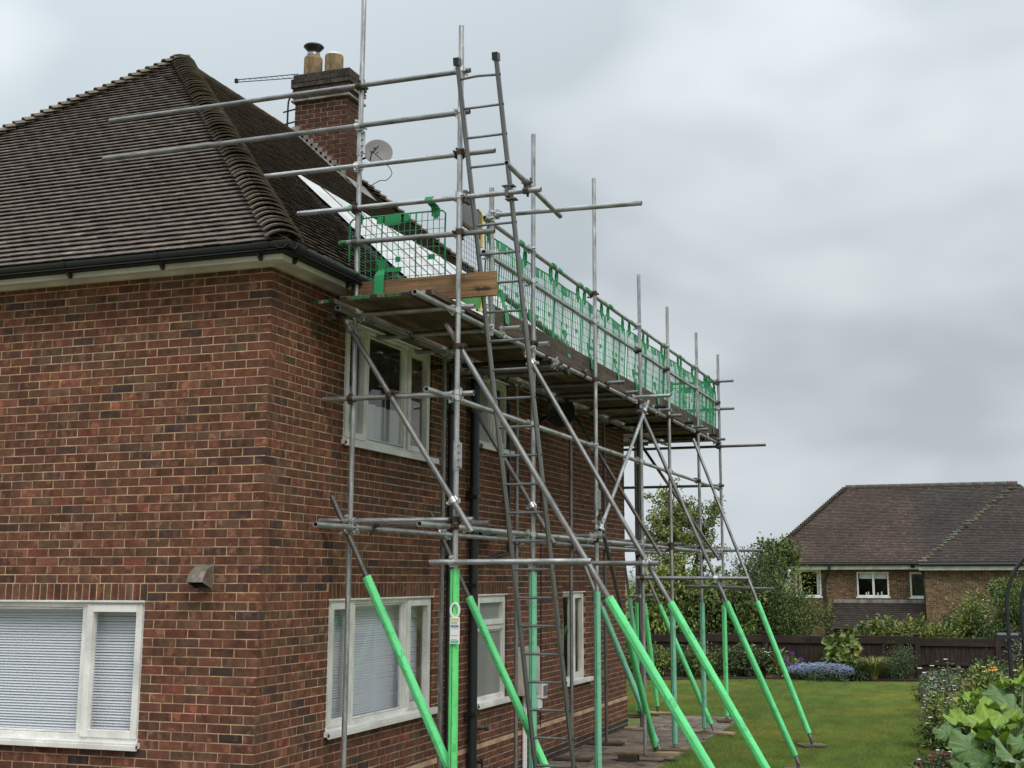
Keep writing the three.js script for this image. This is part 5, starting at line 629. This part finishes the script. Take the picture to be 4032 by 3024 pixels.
// tree: trunk, limbs that divide, leaves in loose sprays at the twig ends
function tree(name, label, x, z, H, trunkR, spread, seed, leaf, cols, perTwig, depth = 5, lean = .1, low = .32) {
  const r = rngf(seed), gy = groundY(x, z), t = thing(name, label, 'tree', [x, gy, z]), wood = [], acc = new Acc();
  const grow = (p, d, len, rad, k) => { const e = p.clone().addScaledVector(d, len), bend = p.clone().lerp(e, .5).add(rv(r).multiplyScalar(len * .07)); wood.push(rod(p.toArray(), bend.toArray(), rad, k > 2 ? 7 : 5, rad * .88), rod(bend.toArray(), e.toArray(), rad * .88, k > 2 ? 7 : 5, rad * .74)); if (k <= 1) { for (let i = 0; i < perTwig; i++) { const q = p.clone().lerp(e, .25 + .8 * r()).add(rv(r).multiplyScalar(leaf * 1.3)); leafQuad(acc, q, rv(r).addScaledVector(d, .5).add(new THREE.Vector3(0, -.35, 0)), rv(r).add(new THREE.Vector3(0, .8, .3)), leaf * rr(.7, 1.3, r), leaf * rr(.4, .6, r), vary(cols[Math.floor(r() * cols.length)], r, .28)); } if (k <= 0) return; } const n = k > 3 ? 4 : 3; for (let i = 0; i < n; i++) { const dd = d.clone().multiplyScalar(.75).add(rv(r).multiplyScalar(spread)); dd.y += .12; dd.normalize(); grow(i ? p.clone().lerp(e, rr(.55, 1, r)) : e, dd, len * rr(.62, .82, r), rad * rr(.5, .68, r), k - 1); } };
  grow(new THREE.Vector3(x, gy, z), new THREE.Vector3(lean, 1, 0).normalize(), H * low, trunkR, depth);
  part(t, 'trunk', wood, mat.bark); part(t, 'crown', acc.geo(), mat.leaf);
}
roundTree('young_tree', 'airy light green tree behind the fence, seen through the scaffold', [-3.45, 3.75, -30], [2.0, 2.0, 1.5], 7600, .115, [G3, G1, [.21, .235, .07]], 12);
roundTree('garden_tree', 'small loose tree whose twigs show left of the neighbouring roof', [-.55, 2.9, -30.5], [1.0, .95, .8], 1900, .12, [G1, G2], 33);
shrub('garden_shrub', 'bright green leafy shrub behind the fence, beside the far house corner', 'shrub', [-3.0, 1.45, -26], [1.1, 1.5, .8], 9000, .15, [G3, G1, G1], 51, { clumps: 90, droop: .3, sprigs: 10, spread: .3 });
shrub('garden_shrub', 'mid green leafy shrub behind the fence, in the centre behind the scaffold feet', 'shrub', [-1.5, 1.3, -26.4], [.95, 1.3, .8], 8000, .14, [G1, G2, G3], 52, { clumps: 90, droop: .3, sprigs: 8, spread: .3 });
shrub('garden_shrub', 'large dense dark green bush hiding the left end of the neighbouring house', 'shrub', [-.32, 1.15, -27.5], [1.45, 1.70, .95], 24000, .09, [G2, G4, G2, G1], 53, { clumps: 120, sprigs: 18, spread: .24 });
shrub('hedge', 'clipped yellow green hedge showing above the fence', 'hedge', [3.5, .55, -24.3], [1.65, .70, .4], 9000, .12, [G3, [.19, .215, .045], G1], 54, { clumps: 70, sprigs: 30, sprigLen: .5, spread: .3 });
shrub('garden_shrub', 'pale green flowering shrub against the neighbouring brick wall', 'shrub', [5.35, .75, -31], [.75, 1.0, .6], 5200, .12, [G3, G1, BG], 55, { clumps: 40, sprigs: 16, flowers: [[26, [.75, .75, .7], .06, 0]] });
shrub('garden_shrub', 'small dark bluish shrub between the hedge and the pale flowering shrub', 'shrub', [4.62, .55, -32.5], [.42, .75, .4], 2600, .09, [BG.map(c => c * .55), G4], 56, { clumps: 26, sprigs: 8 });
shrub('garden_shrub', 'tall green shrub behind the metal arch', 'shrub', [6.55, .9, -29], [.95, 1.35, .8], 8500, .11, [G2, G1, G4], 57, { clumps: 60, sprigs: 18 });
tree('garden_tree', 'leafy branch tree reaching over the eaves at the right edge', 8.35, -36, 5.6, .12, .55, 71, .16, [G1, G2], 26, 5, -.12, .34);
// flower border along the fence
let gi = 60; const B = (label, c, rad, n, size, cols, o = {}) => shrub('border_plant', label, 'plant', c, rad, n, size, cols, gi++, { ground: 0, clumps: 26, spread: .34, ...o });
B('low leafy plant with small orange flowers at the left end of the far border', [-2.35, .33, -21.7], [.6, .34, .4], 2600, .085, [G2, G1], { flowers: [[14, [.6, .3, .12], .04, .1]] }); B('dark green mounded plant in the far border behind the sleeved poles', [-1.05, .36, -21.9], [.75, .38, .45], 3600, .08, [G2, G4, G1], { flowers: [[8, [.45, .3, .12], .035, .1]] }); B('rounded dark green plant with white flowers in the far border', [.0, .36, -22.3], [.62, .4, .4], 3600, .075, [G4, G2], { flowers: [[18, [.75, .75, .68], .04, .08]] }); B('loose pale plant beside the wooden border edging', [.85, .22, -22.3], [.42, .24, .3], 900, .11, [G1, BG, G3], { flowers: [[6, [.75, .6, .3], .04, .1]] });
{ const t = thing('border_edging', 'pale timber edging at the front of the far border', 'edging', [.95, 0, -22.05]); part(t, 'board', bevelBox(.45, 1.45, -.02, .10, -22.08, -22.04, .005, 0, 2), mat.board); }
{ const t = shrub('forget_me_nots', 'pale blue mass of small flowers in the far border', 'plant', [1.75, .14, -21.95], [.78, .17, .35], 3200, .05, [BG, G2], 80, { ground: 0, clumps: 40, spread: .5, flowers: [[1300, [.30, .36, .58], .024, .1], [160, [.52, .54, .66], .024, .1]] }); }
for (const [i, [x, y, z]] of [[1.10, .60, -22.0], [.92, .47, -22.05], [1.30, .47, -22.05], [1.0, .38, -21.95], [1.2, .36, -22.0], [1.12, .30, -22.05]].entries()) { const t = thing('allium', ['purple ball flower standing highest of its group in the far border', 'purple ball flower at upper left of its group', 'purple ball flower at upper right of its group', 'purple ball flower at middle left of its group', 'purple ball flower at middle right of its group', 'lowest purple ball flower of its group'][i], 'flower', [x, 0, z], 'purple ball flowers in the far border'); const f = new Acc(), r = rngf(i + 400), c = new THREE.Vector3(x, y, z); for (let k = 0; k < 150; k++) { const d = rv(r); leafQuad(f, c.clone().addScaledVector(d, .034), d.clone().add(rv(r).multiplyScalar(.5)), rv(r), .028, .018, vary([.24, .08, .30], r, .3)); } part(t, 'flower_head', f.geo(), mat.petal); part(t, 'stalk', rod([x + .02, 0, z], [x, y, z], .007, 5), mat.stem); }
{ const t = shrub('climbing_plant', 'bright green broad-leaved plant standing against the fence', 'plant', [2.22, .56, -22.5], [.36, .50, .22], 420, .19, [[.15, .21, .05], G3, G1], 90, { ground: 0, clumps: 60, spread: .12, wide: 1.65, droop: .5 }); part(t, 'cane', [rod([2.35, 0, -22.5], [2.37, 1.22, -22.5], .006, 5), rod([2.12, 0, -22.45], [2.1, 1.02, -22.45], .006, 5)], mat.bark); }
B('bluish green low plant under the broad-leaved plant', [2.25, .18, -22.2], [.6, .22, .3], 1500, .07, [BG, G2]);
function grassy(name, label, c, R, H, n, cols, seed, wid = .016) { const r = rngf(seed), t = thing(name, label, 'plant', c), acc = new Acc(); for (let i = 0; i < n; i++) { const a = r() * 6.283, l = H * rr(.7, 1.25, r), out = R * rr(.3, 1.25, r), col = vary(cols[Math.floor(r() * cols.length)], r, .25); const S = new THREE.Vector3(-Math.sin(a), 0, Math.cos(a)); let prev = null; const K = 5; for (let k = 0; k <= K; k++) { const q = k / K, p = new THREE.Vector3(c[0] + Math.cos(a) * (out * q * q * .9 + .12 * R * r() * 0 + .08), c[1] + l * (q * 1.15 - .42 * q * q * q), c[2] + Math.sin(a) * (out * q * q * .9 + .08)), w = wid * (1 - q * .85); const e = [p.clone().addScaledVector(S, w), p.clone().addScaledVector(S, -w)]; if (prev) { const A = v => [v.x, v.y, v.z], z = [0, 0]; acc.quad(A(prev[0]), A(prev[1]), A(e[1]), A(e[0]), col, z, z, z, z); } prev = e; } } part(t, 'blades', acc.geo(), mat.leaf); return t; }
grassy('day_lily', 'large clump of arching strap leaves in the far border', [2.95, 0, -22.2], .62, .62, 420, [G1, G3, [.14, .18, .05], [.32, .30, .12]], 500, .013);
B('feathery blue green plant right of the strap-leaved clump', [3.5, .36, -22.5], [.32, .42, .3], 2600, .045, [[.07, .14, .06], G2]);
// long border on the right
B('pale pink and white flowered plant at the far end of the right border', [4.5, .16, -20.4], [.42, .20, .5], 1300, .08, [BG, G2, G4], { flowers: [[9, [.72, .66, .66], .06, .35], [8, [.26, .12, .12], .05, .25]] }); B('grey green leafy plant in the far half of the right border', [4.85, .18, -17.2], [.5, .24, .8], 2200, .08, [BG, G2], { flowers: [[9, [.5, .45, .43], .045, .25]] }); B('leafy plant with dusky purple flowers in the middle of the right border', [4.98, .22, -14.6], [.5, .30, .8], 2800, .075, [G1, BG, G2], { flowers: [[60, [.22, .15, .20], .04, .3], [10, [.7, .7, .68], .04, .25]] });
B('tall green plant with orange poppies beside the obelisk', [5.75, .42, -13.2], [.55, .5, .9], 4200, .085, [G1, G2, G3], { flowers: [[5, [.85, .28, .03], .07, .15], [12, [.7, .66, .35], .04, .2]] }); B('loose light green plant behind the metal arch', [6.35, .55, -11.2], [.6, .75, .9], 5200, .085, [G1, G3, BG], { flowers: [[16, [.7, .7, .62], .045, .2]] });
B('white flowered grey green plant near the lawn edge', [4.98, .26, -11.8], [.42, .32, .6], 2800, .065, [BG, G1], { flowers: [[26, [.70, .70, .74], .03, .2]] }); B('fine leaved yellow green plant bulging over the lawn edge', [4.95, .26, -10.2], [.38, .34, .42], 3600, .06, [G3, G1], { flowers: [[16, [.14, .02, .035], .035, .22], [8, [.75, .74, .66], .035, .2]] }); B('dark leaved plant between the fine leaved plant and the big leaves', [5.55, .38, -8.6], [.5, .45, .7], 3600, .085, [G2, G4, G1], { flowers: [[4, [.85, .28, .03], .06, .2], [12, [.16, .03, .05], .04, .2]] });
grassy('grass_clump', 'blue grey tuft of fine grass in the right border', [5.15, 0, -9.5], .24, .42, 220, [BG, [.12, .16, .10]], 501, .006);
B('low plant with dark red flowers at the bottom of the lawn', [5.02, .14, -6.5], [.3, .20, .3], 1600, .06, [G2, G4, BG], { flowers: [[22, [.22, .012, .03], .05, .1], [14, [.75, .72, .7], .03, .1]] }); B('small trailing red flowered plant nearest the bottom edge', [4.86, .10, -5.9], [.2, .16, .25], 700, .055, [G2, BG], { flowers: [[9, [.28, .03, .05], .045, .06], [8, [.75, .75, .72], .03, .06]] });
for (const [i, [x, z, h]] of [[4.90, -14, .95], [5.06, -14.2, .9], [5.26, -14.1, .92], [5.46, -14.3, .96], [5.02, -11.6, .78], [5.3, -12.2, .80]].entries()) { const t = thing('lupin', ['green flower spike, leftmost of four in front of the fence', 'green flower spike, second of four in front of the fence', 'green flower spike, third of four in front of the fence', 'green flower spike, rightmost of four in front of the fence', 'dusky purple flower spike in the middle of the right border', 'mauve flower spike left of the obelisk'][i], 'flower', [x, 0, z]); const f = new Acc(), r = rngf(600 + i); for (let k = 0; k < 160; k++) { const q = r(), p = new THREE.Vector3(x, h - .30 * q, z), d = rv(r); d.y *= .5; leafQuad(f, p, d, new THREE.Vector3(0, 1, 0), lerp(.018, .05, q), .025, vary(i > 3 ? [.30, .12, .26] : [.20, .26, .15], r, .25)); } part(t, 'flower_head', f.geo(), mat.petal); part(t, 'stalk', rod([x, 0, z], [x, h, z], .008, 5), mat.stem); }
{ const t = thing('garden_obelisk', 'thin dark metal obelisk among the plants of the right border', 'plant support', [5.54, 0, -15]), W = []; for (const [sx, sz] of [[1, 1], [1, -1], [-1, 1], [-1, -1]]) { W.push(rod([5.54 + sx * .13, 0, -15 + sz * .13], [5.54 + sx * .09, .95, -15 + sz * .09], .008, 5), curve([[5.54 + sx * .09, .95, -15 + sz * .09], [5.54 + sx * .07, 1.04, -15 + sz * .07], [5.54, 1.16, -15]], .007, 8, 5)); } part(t, 'leg', W, mat.blackMatt); part(t, 'ring', [.5, .95].flatMap(y => { const g = new THREE.TorusGeometry(y > .9 ? .125 : .15, .006, 5, 20); g.rotateX(Math.PI / 2); g.translate(5.54, y, -15); return [clean(g)]; }), mat.blackMatt); part(t, 'finial', (() => { const g = new THREE.SphereGeometry(.02, 8, 6); g.translate(5.54, 1.18, -15); return clean(g); })(), mat.blackMatt); }
// black metal arch at the right edge
{
  const t = thing('garden_arch', 'black metal garden arch rising from the big leaves at the right edge', 'arch', [6.5, 0, -4.5]); const arch = (z, cx, r0, y0, rad) => { const p = []; for (let i = 0; i <= 20; i++) { const a = Math.PI - Math.PI * i / 20; p.push([cx + r0 * Math.cos(a), y0 + r0 * Math.sin(a) * 1.05, z]); } return [rod([cx - r0, 0, z], [cx - r0, y0, z], rad, 10), rod([cx + r0, 0, z], [cx + r0, y0, z], rad, 10), curve(p, rad, 40, 10)]; };
  part(t, 'hoop', arch(-4.5, 6.46, .655, 2.08, .021), mat.black); part(t, 'inner_hoop', arch(-4.95, 6.55, .60, 2.06, .019), mat.black); part(t, 'cross_bar', [box(5.70, 5.90, 1.775, 1.815, -4.99, -4.44, 0), rod([5.81, 1.60, -4.5], [5.95, 1.6, -4.95], .01, 6), rod([5.81, .8, -4.5], [5.95, .8, -4.95], .01, 6), box(5.9, 6.05, 1.775, 1.815, -4.99, -4.93, 0)], mat.black);
}
// big leaved plant in the corner
{
  const t = thing('rhubarb_plant', 'large leaved green plant filling the lower right corner', 'plant', [5.7, 0, -3.3]), r = rngf(808);
  const L = [[5.36, 1.06, -3.4, .26, 1], [5.53, 1.19, -3.6, .29, 1], [5.61, 1.13, -3.9, .26, 1], [5.6, 1.07, -3.2, .37, 1], [5.41, .91, -2.8, .28, 0], [5.66, .96, -2.9, .33, 1], [5.8, 1.13, -3.7, .30, 0], [5.67, 1.25, -4.3, .22, 0], [5.80, 1.33, -4.4, .27, 1], [5.75, .89, -2.5, .34, 0], [5.59, .85, -2.6, .16, 0], [5.21, 1.0, -3.2, .19, 0], [5.27, .88, -3.0, .13, 1], [5.9, 1.34, -4.3, .18, 1], [5.85, 1.12, -3.1, .22, 1], [5.47, .99, -3.5, .18, 1], [5.53, .98, -3.4, .19, 0], [5.82, 1.03, -3.0, .18, 0], [5.71, 1.01, -3.4, .23, 1], [5.32, .79, -2.7, .13, 0], [5.39, 1.23, -3.9, .20, 1], [5.75, 1.18, -4.1, .19, 0], [5.83, .97, -2.8, .19, 0], [5.52, .82, -2.5, .17, 0], [5.69, 1.07, -3.8, .21, 0], [6.05, 1.15, -3.4, .33, 1], [6.1, 1.0, -2.8, .33, 0], [5.98, .85, -2.4, .30, 0], [5.62, .66, -2.3, .28, 0], [5.85, .6, -2.2, .3, 1], [5.5, .62, -2.6, .25, 1], [6.2, 1.25, -4.0, .3, 1], [5.35, .62, -2.9, .22, 0], [5.7, .75, -3.1, .3, 1], [5.95, .8, -3.2, .3, 0]];
  L.forEach(([x, y, z, s, yel], i) => {
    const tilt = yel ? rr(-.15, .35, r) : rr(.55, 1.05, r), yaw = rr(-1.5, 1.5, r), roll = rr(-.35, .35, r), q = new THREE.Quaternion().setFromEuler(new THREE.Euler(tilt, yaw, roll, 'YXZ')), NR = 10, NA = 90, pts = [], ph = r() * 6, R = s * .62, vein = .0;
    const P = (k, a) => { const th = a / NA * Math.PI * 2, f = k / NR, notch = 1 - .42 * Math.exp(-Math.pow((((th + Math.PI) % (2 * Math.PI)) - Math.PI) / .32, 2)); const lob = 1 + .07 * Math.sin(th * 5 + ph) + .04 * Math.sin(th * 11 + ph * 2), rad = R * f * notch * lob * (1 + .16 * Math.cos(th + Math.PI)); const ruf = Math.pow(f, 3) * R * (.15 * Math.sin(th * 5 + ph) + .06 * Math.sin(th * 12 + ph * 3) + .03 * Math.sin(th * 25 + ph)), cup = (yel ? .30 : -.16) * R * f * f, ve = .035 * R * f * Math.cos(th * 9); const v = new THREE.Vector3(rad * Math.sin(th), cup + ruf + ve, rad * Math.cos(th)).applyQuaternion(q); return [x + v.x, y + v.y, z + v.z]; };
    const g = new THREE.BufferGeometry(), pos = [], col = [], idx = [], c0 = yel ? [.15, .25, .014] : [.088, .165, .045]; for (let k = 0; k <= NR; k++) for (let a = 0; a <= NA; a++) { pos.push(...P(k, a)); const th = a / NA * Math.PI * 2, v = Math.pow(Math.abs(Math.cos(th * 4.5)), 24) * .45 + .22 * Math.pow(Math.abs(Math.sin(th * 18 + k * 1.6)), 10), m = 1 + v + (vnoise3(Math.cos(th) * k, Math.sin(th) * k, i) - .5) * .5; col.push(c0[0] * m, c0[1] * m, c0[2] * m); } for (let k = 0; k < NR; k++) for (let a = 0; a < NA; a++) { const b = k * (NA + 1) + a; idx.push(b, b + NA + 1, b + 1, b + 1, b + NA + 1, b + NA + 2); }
    g.setAttribute('position', new THREE.Float32BufferAttribute(pos, 3)); g.setAttribute('color', new THREE.Float32BufferAttribute(col, 3)); g.setIndex(idx); g.computeVertexNormals(); const gg = clean(g); gg.setAttribute('uv', new THREE.BufferAttribute(new Float32Array(gg.attributes.position.count * 2), 2)); const lf = part(t, 'leaf', gg, mat.bigLeaf); part(lf, 'stalk', curve([[lerp(x, 5.75, .8), 0, lerp(z, -3.3, .8)], [lerp(x, 5.75, .35), y * .6, lerp(z, -3.3, .35)], [x, y, z]], .012, 10, 6), mat.stem);
  });
}
B('dark undergrowth beneath the big leaves', [5.75, .25, -3.4], [.7, .35, .9], 2600, .1, [G4, G2]);
{ const s = thing('edging_stone', 'flat pale stone at the lawn edge below the yellow green plant', 'stone', [5.02, 0, -9.15]); const g = new THREE.IcosahedronGeometry(.16, 2); g.scale(1, .35, .8); const p = g.attributes.position; for (let i = 0; i < p.count; i++) { const k = 1 + .2 * (vnoise3(p.getX(i) * 9, p.getY(i) * 9, p.getZ(i) * 9) - .5); p.setXYZ(i, p.getX(i) * k + 5.02, p.getY(i) * k + .04, p.getZ(i) * k - 9.15); } part(s, 'stone', clean(g), mat.slab); }
// mown grass: countless blades, one object
{
  const r = rngf(2024), bl = new Acc(); for (let i = 0; i < 5; i++) { const a = r() * 6.28, x = rr(-.02, .02, r), z = rr(-.02, .02, r), h = rr(.016, .034, r), w = .0026, lx = rr(-.012, .012, r), lz = rr(-.012, .012, r), k = rr(.8, 1.2, r); bl.tri([x - w * Math.cos(a), 0, z - w * Math.sin(a)], [x + w * Math.cos(a), 0, z + w * Math.sin(a)], [x + lx, h, z + lz], [k, k, k], [0, 0], [0, 0], [0, 0]); }
  const inP = (P, x, z) => { let c = false; for (let i = 0, j = P.length - 1; i < P.length; j = i++) { const [xi, zi] = P[i], [xj, zj] = P[j]; if ((zi > z) !== (zj > z) && x < (xj - xi) * (z - zi) / (zj - zi) + xi) c = !c; } return c; };
  const spots = []; for (let i = 0; i < 330000; i++) { const z = -22.5 + Math.pow(r(), .8) * 18, x = rr(-3.4, 5.3, r); if (x < 1.55 && z > -13.3) continue; if (x < 2.2 + (z + 4) * -.06 * 0 && z > -6) continue; if (inP(rightBed, x - .02, z) || inP(backBed, x, z)) continue; if (x < .02 && z > -11.2) continue; spots.push([x, z]); }
  const g = bl.geo(), im = new THREE.InstancedMesh(g, mat.leaf, spots.length), m = new THREE.Matrix4(), q = new THREE.Quaternion(), up = new THREE.Vector3(0, 1, 0), c = new THREE.Color();
  spots.forEach(([x, z], i) => { q.setFromAxisAngle(up, r() * 6.283); const s = rr(.7, 1.35, r) * (x < 1.75 ? 1.5 : 1); m.compose(new THREE.Vector3(x, groundY(x, z), z), q, new THREE.Vector3(s, s, s)); im.setMatrixAt(i, m); const n = fbm3(x * .9, 3, z * .9, 3), n2 = vnoise3(x * 5, 8, z * 2.2), k = .72 + .4 * n + .3 * n2; im.setColorAt(i, c.setRGB((.175 + .055 * smooth(.45, .75, n)) * k, (.24 + .03 * n2) * k, .052 * k)); });
  im.name = 'lawn_grass'; im.castShadow = im.receiveShadow = true; tag(im, 'short mown green grass of the back garden lawn', 'grass'); im.userData.kind = 'stuff'; scene.add(im);
}
if (typeof scene.environmentIntensity === 'number') scene.environmentIntensity = 1;
renderer.render(scene, camera);
